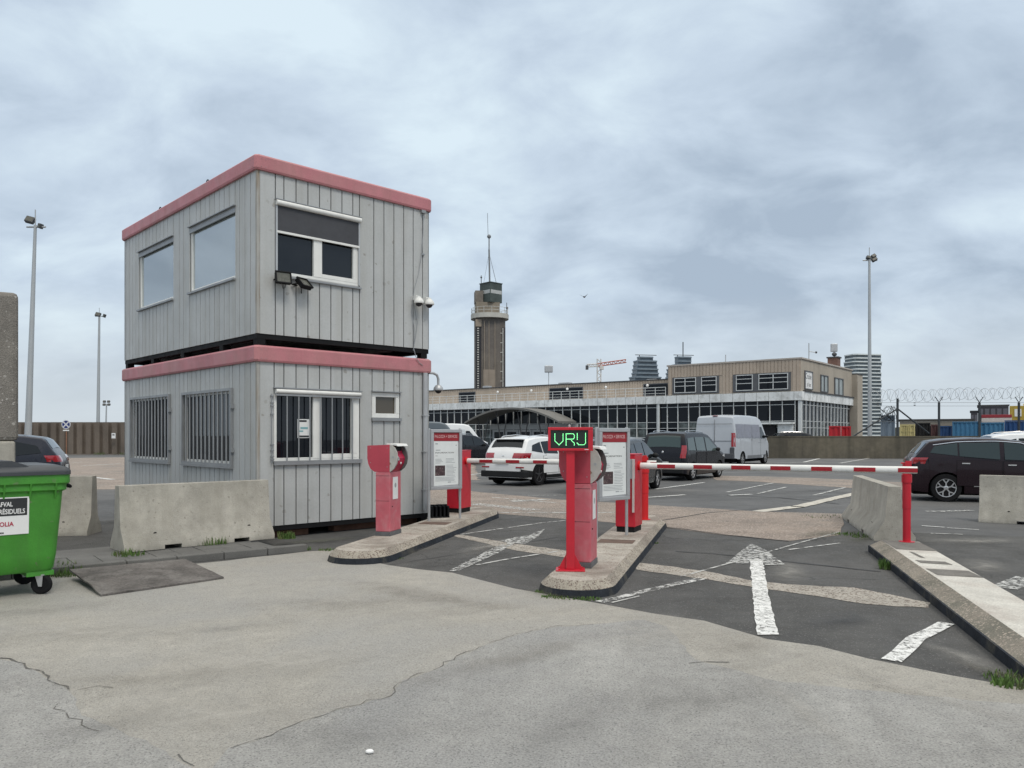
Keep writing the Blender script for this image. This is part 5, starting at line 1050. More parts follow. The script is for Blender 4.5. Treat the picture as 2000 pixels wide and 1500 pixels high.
def van_bits(pt, dark):
    def f(t, wy, rx, zt):
        for s in (-1, 1):
            for x0, x1 in ((-2.45, -1.35), (-1.3, -0.3), (-0.25, 0.95)):
                b = MB(); V = []
                for x in (x0, x1):
                    for z in (1.38, 1.7, 2.05): V.append((x, s * (wy(x, z) + 0.008), z))
                b.add(V, [(0, 1, 4, 3), (1, 2, 5, 4)]); b.build("side_panel", mat("panel_" + dark.name, tuple(q * 0.8 for q in dark.node_tree.nodes["Principled BSDF"].inputs["Base Color"].default_value[:3]) if False else (0.25, 0.255, 0.30) if "silver" in dark.name else (0.05, 0.065, 0.078) if "slate" in dark.name else (0.62, 0.65, 0.66), 0.4, metal=0.3, var=0.05), t)
            b = MB(); V = []
            for x in (-0.95, 1.15):
                for z in (0.36, 0.5): V.append((x, s * (wy(x, z) + 0.012), z))
            b.add(V, [(0, 1, 3, 2)]); b.build("side_moulding", mat("grey_moulding", (0.16, 0.165, 0.175), 0.6, var=0.1), t)
        b = MB(); b.box(-2.758, -2.745, -0.006, 0.006, 0.62, 2.28); b.box(-2.758, -2.745, -0.9, 0.9, 2.05, 2.062); b.box(-2.758, -2.745, -0.9, 0.9, 1.22, 1.232); b.build("door_gap", WELL, t)
        b = MB(); b.box(-2.79, -2.745, 0.55, 0.68, 1.02, 1.22); b.build("door_handle", PLASTIC, t, bevel=0.01)
        b = MB(); b.box(-2.83, -2.6, -0.98, 0.98, 0.36, 0.62); b.box(-2.79, -2.55, -1.0, -0.78, 0.36, 0.92); b.box(-2.79, -2.55, 0.78, 1.0, 0.36, 0.92); b.build("rear_bumper", mat("grey_bumper", (0.07, 0.072, 0.08), 0.6, var=0.1), t, bevel=0.03)
        b = MB(); b.box(-2.68, -2.6, -0.12, 0.12, 2.44, 2.47); b.build("high_brake_light", TAILR, t)
    return f
def van(label, loc, az, pt, scale=1.0, **k):
    d = dict(belt=1.3, wheels_x=(-1.62, 1.83), R=0.34, side=VANS, top=((1.32, 2.02, 0.06),), tail=((0.95, 1.62, 0.87, 0.12),), mirror=(1.75, 1.45), head=(2.2, 2.7, 0.85, 1.1), tum=0.11, rr=0.13, nose=0.2, rim=RIMS, spokes=7, extra=van_bits(pt, pt), endr=0.04, doors=((-0.3, 0.95, 0.5, 1.34), (0.98, 1.85, 0.5, 1.32)), handles=((0.8, 1.15), (1.12, 1.15)), sill=0.34)
    d.update(k)
    return vehicle("parked_van", label, "van", loc, az, pt, VAN, 2.05, scale=scale, **d)
van("tall silver panel van with grey side panels in front of the terminal", (12.3, 43.2), 36, P_SILV, scale=1.07)
van("slate grey panel van behind the left information board", (-5.7, 52), 86, P_SLATE)
van("white panel van parked beyond the slate grey van", (-4.6, 60.5), 86, P_WHITE)
van("white low van whose roof shows just above the left information board", (-8.1, 47.0), 88, P_WHITE, scale=0.82)
SCEN = [(-2.2, 0.55), (-2.19, 0.85), (-2.13, 1.05), (-2.03, 1.2), (-1.80, 1.50), (-1.72, 1.57), (-1.4, 1.62), (-0.8, 1.655), (-0.2, 1.645), (0.3, 1.58), (0.8, 1.42), (1.3, 1.16), (1.6, 1.04), (1.9, 0.95), (2.1, 0.84), (2.2, 0.64)]
SCEN = [(x, z if z < 1.06 else 1.06 + (z - 1.06) * 0.92) for x, z in SCEN]
SCES = [[(-1.72, 1.26), (-1.62, 1.44), (-1.1, 1.53), (-1.1, 1.18)], [(-1.06, 1.17), (-1.06, 1.53), (-0.18, 1.55), (-0.18, 1.09)], [(-0.08, 1.09), (-0.08, 1.55), (0.25, 1.51), (0.72, 1.30), (0.72, 1.06)], [(0.78, 1.06), (0.78, 1.28), (1.12, 1.10), (1.12, 1.06)]]
SCES = [[(x, z if z < 1.06 else 1.06 + (z - 1.06) * 0.92) for x, z in p] for p in SCES]
sh = Vector((sin(radians(111)), cos(radians(111)))); rw = Vector((10.5, 18.9)); sr = Vector((-sh.y, sh.x)); 
ctr = rw + sh * 1.36 * 0.94 + sr * 0.8 * 0.94
vehicle("parked_car", "dark aubergine car with bright alloy wheels behind the right barrier block", "car", ctr, 111, P_PURP, SCEN, 1.86, 1.06, (-1.36, 1.38), R=0.355, side=SCES, top=((-2.02, -1.78, 0.05), (0.35, 1.3, 0.03)), tail=((0.96, 1.12, 0.5, 0.32),), doors=((-1.12, -0.14, 0.42, 1.05), (-0.1, 1.0, 0.42, 1.04)), handles=((-0.92, 0.98), (0.08, 0.95)),
        mirror=(0.86, 1.08), plate=(0.72, 0), head=(1.5, 2.1, 0.75, 0.92), scale=0.95, spokes=5, rkind='y', nglass=glass('green_side_glass', (0.022, 0.034, 0.033), 0.015, 0.0, 1.42), chrome=([(-1.65, 1.437), (-1.65, 1.451), (-1.1, 1.534), (-0.5, 1.552), (-0.18, 1.552), (0.3, 1.511), (0.8, 1.304), (0.8, 1.285), (0.3, 1.492), (-0.18, 1.537), (-0.5, 1.537), (-1.1, 1.517)], [(-0.75, 0.40), (-0.75, 0.418), (0.9, 0.418), (0.9, 0.40)]), group="vehicles parked beyond the barriers")
suv("white car showing only its roof above the dark aubergine car", (17.6, 25.6), 108, P_WHITE, scale=1.02)
suv("navy sport utility car with its tail showing between the left pillar and the steel wall", (-14.1, 20.4), 247, P_NAVY, scale=0.98, rails=None)
suv("dark sport utility car parked beyond the mossy concrete wall", (25.8, 70), 92, P_DGREY, scale=1.14)

# ------------------------------------------------------------------ right: mossy wall, fence, razor wire, containers
mw = MB(); wa, wb_ = Vector((17.2, 55.0)), Vector((52, 51.5)); wd_ = (wb_ - wa); wl = wd_.length
mw.box(0, wl, 0, 0.3, 0, 1.5); mw.box(0, wl, -0.03, 0.33, 1.5, 1.56)
x = 3.0
while x < wl: mw.box(x, x + 0.02, -0.004, 0.0, 0.0, 1.5); x += 4.1
tag(mw.build("concrete_wall", MOSSW, None, loc=(wa.x, wa.y, 0), rz=atan2(wd_.y, wd_.x)), "low mossy dark concrete wall across the far right of the car park", "wall")
POST = mat("fence_post", (0.03, 0.036, 0.042), 0.6, var=0.15)
fx = [XZ(q, 850, 57)[0] for q in (1753, 1834, 1913, 1990, 2066)]
fn = thing("razor_fence", "black post fence topped with a coil of razor wire behind the mossy wall", "fence", (fx[0], 57, 0), 0)
for i, x in enumerate(fx):
    x -= fx[0]; b = MB(); tall = i == 0
    b.box(x - 0.06, x + 0.06, -0.06, 0.06, 0, 4.3 if tall else 4.0)
    if tall: pass
    else:
        for s in (-1, 1): b.tube([(x, 0, 4.0), (x + s * 0.28, 0, 4.42)], 0.03, 5)
    b.build("post", POST, fn)
b = MB(); b.tube([(0, 0, 3.55), (-3.3, 0, 1.5)], 0.055, 6); b.tube([(0, 0, 3.55), (2.3, 0, 1.75)], 0.055, 6); b.build("brace", POST, fn)
b = MB()
for z in (4.0, 3.75, 2.6): b.tube([(-1.9, 0, z), (fx[-1] - fx[0] + 2, 0, z)], 0.01, 4)
for x in (-1.42, 1.25):
    for z in (3.78, 3.95): b.lathe([(0.05, 0), (0.09, 0.03), (0.05, 0.06)], 8, (x, 0, z))
b.build("tension_wire", mat("wire_grey", (0.16, 0.165, 0.17), 0.5, metal=0.5, var=0.1), fn)
b = MB(); rnd = random.Random(5)
pts = []; n_ = 1300
for i in range(n_):
    s = i / (n_ - 1); x = -2.4 + s * (fx[-1] - fx[0] + 4); a = s * 2 * pi * 50; rr_ = 0.42 + 0.06 * sin(i * 0.137); pts.append((x + 0.42 * sin(a * 0.5 + 1), rr_ * cos(a), 4.52 + rr_ * sin(a) + 0.22 * (x / 12) * (1 if x > 3 else 0.2)))
b.tube(pts, 0.010, 4, cap=False); b.build("razor_coil", mat("razor_wire", (0.30, 0.31, 0.32), 0.4, metal=0.5, var=0.1), fn)
def box_container(label, px0, px1, py_top, Y, m, depth=2.4, cat="shipping container", rib=0.28, grp="shipping containers behind the wall", zb=0.0, name="shipping_container", door=False):
    x0, _ = XZ(px0, 0, Y); x1, z1 = XZ(px1, py_top, Y); az_ = atan2(x0, Y); t = thing(name, label, cat, (x0, Y, 0), -az_, grp); W_ = (x1 - x0) * cos(az_)
    b = MB(); n = max(2, int(W_ / rib)); p = []
    for i in range(n):
        a, c = W_ * i / n, W_ * (i + 1) / n; q = (c - a) / 4; p += [(a, 0.0), (a + q, 0.0), (a + 2 * q, 0.06), (a + 3 * q, 0.06)]
    p += [(W_, 0), (W_, depth), (0, depth)]
    b.prism(p, 'z', zb + 0.15, z1 - 0.1); b.build("side_panel", m, t)
    f = MB(); 
    for xa in (0, W_ - 0.1): f.box(xa, xa + 0.1, -0.04, 0.06, zb, z1)
    f.box(0.1, W_ - 0.1, -0.03, 0.06, z1 - 0.12, z1 - 0.002); f.box(0.1, W_ - 0.1, -0.03, 0.06, zb + 0.02, zb + 0.17); f.box(0, W_, 0.06, depth, z1 - 0.1, z1 - 0.03); f.build("corner_frame", m, t)
    if door:
        b = MB()
        for k in (0.3, 0.45, 0.55, 0.7): b.tube([(W_ * k, -0.05, zb + 0.2), (W_ * k, -0.05, z1 - 0.15)], 0.03, 6)
        for z in (z1 * 0.45, z1 * 0.75): b.box(0.1, W_ - 0.1, -0.045, 0.0, z, z + 0.05)
        b.build("locking_bar", m, t)
    return t
box_container("pale yellow container with ribbed doors below the black fence post", 1757, 1787, 829, 72, mat("cont_yellow", (0.50, 0.43, 0.20), 0.6, var=0.1, vs=0.7), rib=0.5, door=True)
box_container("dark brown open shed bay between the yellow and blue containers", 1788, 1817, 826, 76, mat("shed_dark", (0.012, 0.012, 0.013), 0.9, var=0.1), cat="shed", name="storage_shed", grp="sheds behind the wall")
box_container("maroon container narrow end beside the open shed bay", 1818, 1833, 829, 73, mat("cont_maroon", (0.08, 0.035, 0.035), 0.7, var=0.15))
box_container("small royal blue container under a pale lintel", 1834, 1859, 832, 72, mat("cont_royal", (0.012, 0.055, 0.16), 0.6, var=0.15))
box_container("long mid blue ribbed container on the right", 1860, 1913, 823, 71, mat("cont_blue", (0.035, 0.14, 0.26), 0.6, var=0.15, vs=0.5), rib=0.34)
box_container("mid blue ribbed container next to the darkest blue one", 1914, 1961, 825, 70.5, mat("cont_blue2", (0.04, 0.15, 0.27), 0.6, var=0.15, vs=0.5), rib=0.34)
box_container("darkest blue ribbed container at the right edge", 1962, 2060, 821, 70, mat("cont_navy", (0.01, 0.055, 0.17), 0.6, var=0.12), rib=0.34)
box_container("bright red steel skip container at the foot of the terminal, left", 1619, 1642, 832, 66, mat("cont_red", (0.42, 0.012, 0.02), 0.5, var=0.1), rib=0.6, grp="red containers by the terminal")
box_container("bright red steel skip container at the foot of the terminal, right", 1643, 1662, 832.5, 66.3, mat("cont_red", (0.42, 0.012, 0.02), 0.5), rib=0.6, grp="red containers by the terminal")
box_container("blue grey steel gate leaf tangled with wire left of the black fence post", 1720, 1748, 811, 64, mat("gate_grey", (0.15, 0.19, 0.235), 0.6, var=0.2, vs=1), depth=0.15, cat="gate", name="steel_gate", rib=0.45, grp="gate leaves by the fence")
b = MB(); pts = [(XZ(1736 + 13 * sin(i * 0.9) + rnd.uniform(-4, 4), 0, 63.5)[0], 63.5 + rnd.uniform(-0.3, 0.3), XZ(0, 810 + 14 * cos(i * 1.3) + rnd.uniform(-5, 5), 63.5)[1]) for i in range(40)]
b.tube(pts, 0.02, 4); tag(b.build("wire_tangle", BLACK, None), "dark tangle of loose wire hanging on the blue grey gate", "wire")
def block(name, label, cat, px0, px1, py, Y, depth, m, storeys, mw_, grp=None, fl=3.0, z_base=0.0, band=True, nx=6):
    x0, _ = XZ(px0, 0, Y); x1, z1 = XZ(px1, py, Y); az_ = atan2(x0, Y); t = thing(name, label, cat, (x0, Y, 0), -az_, grp); W_ = (x1 - x0) * cos(az_)
    MB().box(0, W_, 0, depth, z_base, z1 - 0.15).build("wall", m, t)
    MB().box(-0.15, W_ + 0.15, -0.15, depth + 0.15, z1 - 0.15, z1).build("roof", ROOFD, t)
    H = z1 - 0.4 - z_base
    for i in range(storeys):
        for k in range(nx):
            z = z_base + H * (i + 0.3) / storeys; a = W_ * (k + 0.15) / nx; c = W_ * (k + 0.85) / nx
            MB().box(a, c, -0.03, 0.0, z, z + H / storeys * 0.55).build("window", mw_, t)
    return t
block("low_building", "long low shed with flat dark roof far behind the containers", "building", 1757, 1897, 819, 105, 12, mat("low_shed_wall", (0.22, 0.2, 0.17), 0.8, var=0.15, vs=0.3), 1, GL_FAC, nx=10)
block("office_building", "dark flat roofed office block far behind the blue containers", "building", 1910, 1969, 791, 150, 14, mat("dark_office", (0.045, 0.042, 0.05), 0.7, var=0.2, vs=0.2), 3, mat("office_windows", (0.12, 0.115, 0.135), 0.3), nx=5)
block("office_building", "small dark annexe left of the far dark office block", "building", 1896, 1909.5, 802, 149, 14, mat("dark_office", (0.045, 0.042, 0.05), 0.7), 2, mat("office_windows", (0.12, 0.115, 0.135), 0.3), nx=2)
tr = thing("truck_trailer", "pale trailer with red top stripe above the blue containers", "trailer", (XZ(1917, 0, 90)[0], 90, 0), -0.54)
wt = XZ(1967, 0, 90)[0] - XZ(1917, 0, 90)[0]
MB().box(0, wt, 0, 2.4, 1.1, 3.62).build("box_body", mat("trailer_pale", (0.55, 0.5, 0.47), 0.6, var=0.1), tr, bevel=0.04); MB().box(0, wt, -0.02, 2.4, 3.622, 3.98).build("top_stripe", mat("trailer_red", (0.28, 0.025, 0.035), 0.5, var=0.1), tr, bevel=0.03)
for x in (0.6, 2.0): MB().lathe([(0.48, -0.02), (0.48, 0.25)], 16, (x, 0, 0.48), 'y').build("wheel", RUBBER, tr)
cm = thing("crane_machine", "yellow container handler with white cab panel at the right edge", "machine", (XZ(1972, 0, 95)[0], 95, 0), -0.56)
MB().box(0, 3.4, 0, 2.2, 3.3, 5.2).box(0.4, 3.2, 0.2, 2.0, 0.9, 3.3).build("chassis", mat("machine_yellow", (0.40, 0.285, 0.045), 0.6, var=0.2), cm, bevel=0.08)
MB().box(0.5, 1.2, -0.06, 0.0, 3.9, 4.8).build("cab_panel", STKW, cm)
for x in (0.5, 1.7, 2.8): 
    MB().lathe([(0.6, -0.05), (0.6, 0.4)], 18, (x, 0, 0.6), 'y').build("wheel", RUBBER, cm); 
MB().tube([(1.5, 1, 5.1), (4.5, 1, 6.2)], 0.35, 8).build("boom_arm", mat("machine_yellow", (0.52, 0.36, 0.04), 0.5), cm)

# ------------------------------------------------------------------ light masts and other poles
def mast(label, base, top, r0, r1, heads, antenna=True):
    t = thing("light_mast", label, "light mast", (base[0], base[1], 0), 0, "floodlight masts around the car park")
    v = Vector((top[0] - base[0], 0, top[2])); b = MB(); b.tube([v * k for k in (0, 0.25, 0.5, 0.75, 1)], [r0 + (r1 - r0) * k for k in (0, 0.25, 0.5, 0.75, 1)], 12); b.build("pole", POLEM, t)
    if antenna: b = MB(); b.tube([v, v + Vector((0, 0, 0.9))], 0.03, 6); b.build("lightning_rod", POLEM, t)
    b = MB(); b.tube([v + Vector((-0.5, 0, -0.1)), v + Vector((0.6, 0, -0.1))], 0.05, 6); b.build("crossarm", POLEM, t)
    for dx, dz, ry, s, m in heads:
        b = MB(); b.M = Matrix.Translation(v + Vector((dx, 0, dz))) @ Matrix.Rotation(ry, 4, 'Y') @ Matrix.Rotation(radians(-25), 4, 'X'); b.box(-s, s, -0.12, 0.12, -s * 0.8, s * 0.8); lh = b.build("lamp_head", DKLAMP, t, bevel=0.03)
        b = MB(); b.M = Matrix.Translation(v + Vector((dx, 0, dz))) @ Matrix.Rotation(ry, 4, 'Y') @ Matrix.Rotation(radians(-25), 4, 'X'); b.box(-s * 0.8, s * 0.8, -0.13, -0.121, -s * 0.6, s * 0.6); b.build("lens", LAMPGL, lh)
    return t
B = XZ(53, 0, 45)[0]; T = XZ(69, 440, 45); mast("tall grey light mast leaning slightly at the far left", (B, 45), (T[0], 45, T[1]), 0.2, 0.08, ((-0.3, 0.3, 0.25, 0.24, 0), (0.3, -0.05, -1.3, 0.14, 0)))
B = XZ(191, 0, 92)[0]; T = XZ(194, 616, 92); mast("grey light mast beyond the steel sheet pile wall", (B, 92), (T[0], 92, T[1]), 0.22, 0.11, ((-0.15, 0.1, 0.2, 0.3, 0), (0.6, -0.05, -1.2, 0.2, 0)))
B = XZ(1699, 0, 60)[0]; T = XZ(1698, 506, 60); mast("tall grey light mast standing in front of the far right tower block", (B, 60), (T[0], 60, T[1]), 0.17, 0.085, ((-0.08, 0.1, 0.3, 0.16, 0), (0.32, 0.22, -0.5, 0.17, 0), (0.36, -0.02, -0.5, 0.2, 0)))
B = XZ(206, 0, 130)[0]; T = XZ(208, 789, 130); mast("short far floodlight mast with four round lamps next to the cabin", (B, 130), (T[0], 130, T[1]), 0.15, 0.1, ((-0.35, 0.4, 0, 0.22, 0), (0.35, 0.4, 0, 0.22, 0), (-0.4, -0.1, 0, 0.22, 0), (0.4, -0.1, 0, 0.22, 0)), False)
# sheet pile wall, far left
sp = MB(); x = 0.0; Lp = 46.0; top_p = []
while x < Lp:
    top_p += [(x, 0.0), (x + 0.42, 0.0), (x + 0.47, 0.28), (x + 0.68, 0.28)]; x += 0.74
poly = top_p + [(x, 0.0), (x, 0.8), (0, 0.8)]
sp.prism(poly, 'z', 0, 2.72); sp.box(0, x, -0.05, 0.0, 0.0, 0.06)
o = sp.build("sheet_pile_wall", [PILE], None, loc=(-58, 66, 0), rz=radians(-1.0)); tag(o, "brown ribbed sheet pile wall along the far left", "wall")
for p in (223,):
    X, Z = XZ(223, 851, 65.2); tag(MB().box(-0.16, 0.16, -0.01, 0.01, -0.22, 0.22).box(-0.1, 0.08, -0.012, -0.01, 0.02, 0.12, 1).build("notice", [STKW, INKD], None, loc=(X, 65.1, Z)), "small white notice fixed to the sheet pile wall", "notice")
X, Z = XZ(129, 829, 62)
ts = thing("traffic_sign", "round blue no stopping sign with cross on a rusty pole", "traffic sign", (X, 62, 0))
MB().tube([(0, 0.05, 0), (0, 0.05, Z + 0.2)], 0.045, 8).build("pole", mat("rusty_pole", (0.25, 0.13, 0.08), 0.8, var=0.2, vs=3), ts)
MB().lathe([(0.36, -0.01), (0.36, 0.01)], 28, (0, 0, Z), 'y').build("rim", mat("sign_pale", (0.62, 0.62, 0.64), 0.5), ts)
MB().lathe([(0.30, -0.016), (0.30, -0.011)], 28, (0, 0, Z), 'y').build("disc", mat("sign_blue", (0.02, 0.03, 0.16), 0.5), ts)
b = MB()
for s in (-1, 1): b.M = Matrix.Translation((0, -0.0175 - 0.001 * s, Z)) @ Matrix.Rotation(s * pi / 4, 4, 'Y'); b.box(-0.3, 0.3, -0.0015, 0.0005, -0.05, 0.05)
b.build("cross", mat("sign_pale", (0.62, 0.62, 0.64), 0.5), ts)
MB().box(-0.24, 0.24, -0.012, 0.012, Z - 0.52, Z - 0.42).build("sub_plate", STKW, ts)

# ------------------------------------------------------------------ terminal building
TE = Vector((-0.786, 0.618)); TRZ = atan2(TE.y, TE.x)
tb = thing("terminal_building", "long beige terminal with white band, dark glazing and raised upper storey", "building", (28.1, 76, 0), TRZ)
LEN, DEP = 62.0, 18.0; zb0, zb1, zr, zw = 5.05, 5.9, 9.16, 7.85; UP = 14.2
MB().box(0.25, LEN, -DEP, -0.25, 0, 5.0).build("ground_floor_wall", mat("inner_dark", (0.03, 0.032, 0.036), 0.9, var=0.2), tb)
b = MB(); x = 0.0
b.box(-0.15, LEN, -DEP, 0.15, zb0, zb1)
bs = b.build("white_band", BAND, tb)
b = MB(); x = 0.6
while x < LEN: b.box(x, x + 0.03, 0.15, 0.156, zb0, zb1); x += 1.25
y = -0.6
while y > -DEP: b.box(-0.156, -0.15, y - 0.03, y, zb0, zb1); y -= 1.3
b.build("band_joint", mat("joint_grey", (0.28, 0.28, 0.27), 0.8), tb)
def bay(x0, x1, face, rnd):
    b = MB(); z0, z1 = 0.35, zb0
    if face == 'f': pl_ = lambda u0, u1, q0, q1, d0, d1, mi: b.box(u0, u1, d0, d1, q0, q1, mi)
    else: pl_ = lambda u0, u1, q0, q1, d0, d1, mi: b.box(-d1, -d0, -u1, -u0, q0, q1, mi)
    mi_g = 1 if rnd.random() < 0.5 else 2
    pl_(x0, x1, 0.0, z0, -0.2, -0.05, 0)
    pl_(x0 + 0.06, x1, z0, 3.0, -0.2, -0.16, mi_g); pl_(x0 + 0.06, x1, 3.0, z1, -0.2, -0.16, 1)
    pl_(x0, x0 + 0.06, z0, z1, -0.2, -0.02, 0)
    for z in (1.35, 2.35, 3.0, 4.62): pl_(x0 + 0.06, x1, z, z + 0.05, -0.158, -0.1, 0)
    return b.build("window", [MULL, GL_FAC, mat("pale_pane", (0.085, 0.10, 0.10), 0.15, var=0.85, vs=1.6, mid=0.6, mids=3, rvar=0, spec=0.3)], tb)
rb = random.Random(11); x = 0.55
while x < LEN - 1.25: bay(x, x + 1.25, 'f', rb); x += 1.25
y = 0.55
while y < DEP - 1.3: bay(y, y + 1.2, 's', rb); y += 1.2
MB().box(-0.02, 0.26, -0.26, 0.02, 0, zb0).build("corner_column", MULL, tb)
for x in (15.2,): MB().box(x, x + 0.25, -0.02, 0.1, 0, zb0).build("column", MULL, tb)
# upper storey
b = MB(); b.box(0, UP, -DEP, 0, zb1, zr); 
up = b.build("upper_storey", [CLADS], tb)
b = MB(); x = 0.1
ow = [(1.2, 4.15, 6.15, 7.75), (4.75, 6.5, 6.15, 7.75), (8.6, 10.3, 6.15, 7.75), (10.9, 13.4, 6.15, 7.75)]
n = 0
while x < UP - 0.3:
    ww = 0.36
    seg = [(zb1 + 0.02, zr - 0.1)]
    for o_ in ((0.9, 6.9, 6.0, 7.85), (8.3, 13.7, 6.0, 7.85)):
        if x + ww > o_[0] and x < o_[1]: seg = [(o_[3], zr - 0.1)]
    for s_ in seg: b.box(x, x + ww - 0.07, 0.0, 0.06, s_[0], s_[1])
    x += ww
b.box(0, UP, 0, 0.02, 6.0, zr - 0.1)
b.build("ribbed_cladding", CLAD, tb)
MB().box(-0.12, UP + 0.12, -DEP, 0.12, zr - 0.1, zr + 0.05).build("roof_edge", mat("roof_trim", (0.42, 0.38, 0.34), 0.7, var=0.1), tb)
for a, c, z0, z1 in ((0.95, 6.85, 6.0, 7.82), (8.35, 13.65, 6.0, 7.82)):
    MB().box(a, c, 0.021, 0.1, z0, z1).build("window_surround", mat("surround_grey", (0.10, 0.105, 0.115), 0.7, var=0.1), tb)
for a, c, z0, z1 in ow:
    b = MB(); pf = lambda q, u0, u1, v0, v1, mi=0: q.box(u0, u1, 0.1, 0.16, v0, v1, mi); ring(b, pf, a, c, z0, z1, 0.07)
    for z in (6.85, 7.3): b.box(a + 0.07, c - 0.07, 0.1, 0.14, z, z + 0.06)
    if c - a > 2.2: b.box((a + c) / 2 - 0.04, (a + c) / 2 + 0.04, 0.1, 0.15, z0 + 0.07, z1 - 0.07)
    wo_ = b.build("window", MULL, tb); MB().box(a + 0.07, c - 0.07, 0.1, 0.115, z0 + 0.07, z1 - 0.07).build("pane", GL_FAC, wo_)
# side face (right): sign and two windows
for y0, y1, z0, z1, kind in ((1.0, 3.4, 6.15, 8.0, 's'), (6.1, 8.6, 6.1, 7.9, 'w'), (11.0, 14.2, 6.0, 7.9, 'w')):
    b = MB(); ring(b, lambda q, u0, u1, v0, v1, mi=0: q.box(-0.12, 0.0, -u1, -u0, v0, v1, mi), y0, y1, z0, z1, 0.1)
    if kind == 'w': b.box(-0.1, 0, -(y0 + y1) / 2 - 0.1, -(y0 + y1) / 2 + 0.1, z0 + 0.1, z1 - 0.1)
    wo_ = b.build("window" if kind == 'w' else "sign_frame", mat("surround_grey", (0.10, 0.105, 0.115), 0.7), tb)
    if kind == 'w':
        MB().box(-0.05, -0.01, -y1 + 0.1, -y0 - 0.1, z0 + 0.1, z1 - 0.1).build("pane", mat("pale_window", (0.24, 0.27, 0.265), 0.2, var=0.3, vs=1, rvar=0), wo_)
    else:
        MB().box(-0.07, -0.01, -y1 + 0.1, -y0 - 0.1, z0 + 0.1, z1 - 0.1).build("sign_panel", STKW, wo_)
        text("sign_text", "Cruise", 0.8, STKB, wo_, (-0.075, -1.18, 7.2), (pi / 2, 0, -pi / 2), squeeze=0.85); text("sign_text", "# bar", 0.62, INKD, wo_, (-0.075, -1.7, 6.45), (pi / 2, 0, -pi / 2), squeeze=0.85)
MB().box(-0.25, 0.0, -DEP - 0.0, -0.6, zb1, zb1 + 0.12).build("ledge", ROOFD, tb)
MB().box(-0.6, 3.0, -DEP - 2.2, -DEP + 0.0, 0, 8.6).build("end_pier", CLADS, tb); MB().box(-0.65, 3.05, -DEP - 2.25, -DEP + 0.0, 8.6, 8.72).build("pier_cap", ROOFD, tb)
# wing set back behind a terrace
b = MB(); b.box(UP + 0.02, LEN, -DEP, -2.6, zb1, zw)
b.build("wing_upper_storey", CLAD, tb); MB().box(UP + 0.02, LEN, -DEP, -2.45, zw, zw + 0.12).build("wing_roof_edge", ROOFD, tb)
b = MB(); x = UP + 0.1
while x < LEN: b.box(x, x + 0.28, -2.6, -2.56, zb1 + 0.02, zw - 0.03); x += 0.34
b.build("wing_ribs", CLAD, tb)
for a, c in ((14.6, 18.6), (26.8, 31.8), (44, 47)): 
    wo_ = MB().box(a, c, -2.56, -2.5, 6.1, 7.5).build("window", mat("surround_grey", (0.10, 0.105, 0.115), 0.7), tb); MB().box(a + 0.1, c - 0.1, -2.5, -2.48, 6.2, 7.4).build("pane", GL_FAC, wo_)
MB().box(UP + 0.3, UP + 1.6, -6, -4.5, zw, zr - 0.05).build("stair_head", mat("brown_box", (0.10, 0.07, 0.05), 0.8), tb)
b = MB(); x = UP + 0.3
while x < LEN: b.tube([(x, 0.0, zb1), (x, 0.0, zb1 + 0.95)], 0.035, 5); x += 1.25
for z in (0.95, 0.62, 0.3): b.tube([(UP + 0.3, 0, zb1 + z), (LEN, 0, zb1 + z)], 0.035 if z > 0.9 else 0.022, 5)
b.build("railing", MULL, tb)
# wall lamps
for x in (18, 23.5, 29, 34.5, 40): MB().ball((x, -2.4, 7.3), 0.17, 8, 6).build("wall_lamp", STKW, tb)
# entrance block at the near corner
for x0, x1, m, z in ((0.7, 2.2, BAND, 2.7), (2.4, 4.6, mat("entry_dark", (0.01, 0.01, 0.012), 0.8), 2.65), (4.7, 6.6, BAND, 2.7)):
    MB().box(x0, x1, -0.02, 0.22, 0, z).build("entrance_panel", m, tb)
MB().box(0.6, 6.8, -0.02, 0.6, 2.72, 2.9).build("entrance_canopy", BAND, tb)
# canopy arch over the main entrance
b = MB(); n = 20; x0, x1, ze, za = 25.9, 40.2, 3.25, 4.95; pa = []; 
for i in range(n + 1):
    s = i / n; pa.append((x0 + (x1 - x0) * s, ze + (za - ze) * (1 - (2 * s - 1) ** 2)))
b.prism(pa + [(q[0], q[1] - 0.22) for q in pa[::-1]], 'y', 0.3, 4.0)
b.build("entrance_arch", mat("arch_roof", (0.16, 0.155, 0.145), 0.75, var=0.15, vs=0.5), tb)
for x in (28.5, 31.5, 34.8, 37.8):
    z = ze + (za - ze) * (1 - (2 * (x - x0) / (x1 - x0) - 1) ** 2) - 0.2
    for s in (-0.9, 0.9): MB().tube([(x, 3.2, 0), (x + s, 3.2, z - 0.15)], 0.07, 6).build("arch_strut", ROOFD, tb)
for i, x in enumerate((26.3, 28.4, 30.5, 32.6, 34.7, 36.8)):
    b = MB(); ring(b, lambda q, u0, u1, v0, v1, mi=0: q.box(u0, u1, 0.02, 0.12, v0, v1, mi), x, x + 2.0, 0.0, 2.3, 0.25); d_ = b.build("entrance_door", mat("door_grey", (0.42, 0.43, 0.43), 0.6, var=0.1), tb); MB().box(x + 0.25, x + 1.75, 0.03, 0.05, 0.25, 2.05).build("pane", GL_FAC, d_)
MB().box(25.8, 39.2, 0.0, 0.2, 2.35, 2.95).build("door_lintel", mat("door_grey", (0.42, 0.43, 0.43), 0.6), tb)
for x, y, w_, h_ in ((19, -7, 1.2, 0.35), (22.5, -10, 0.8, 0.5), (30, -5, 1.6, 0.3), (44, -6, 1.0, 0.45), (3.5, -3, 0.9, 0.25), (10.5, -5, 1.2, 0.3)):
    zr_ = zr + 0.05 if x < UP else zw + 0.12
    MB().box(x, x + w_, y, y + 0.8, zr_, zr_ + h_).build("roof_vent", LGREY, tb, bevel=0.03)
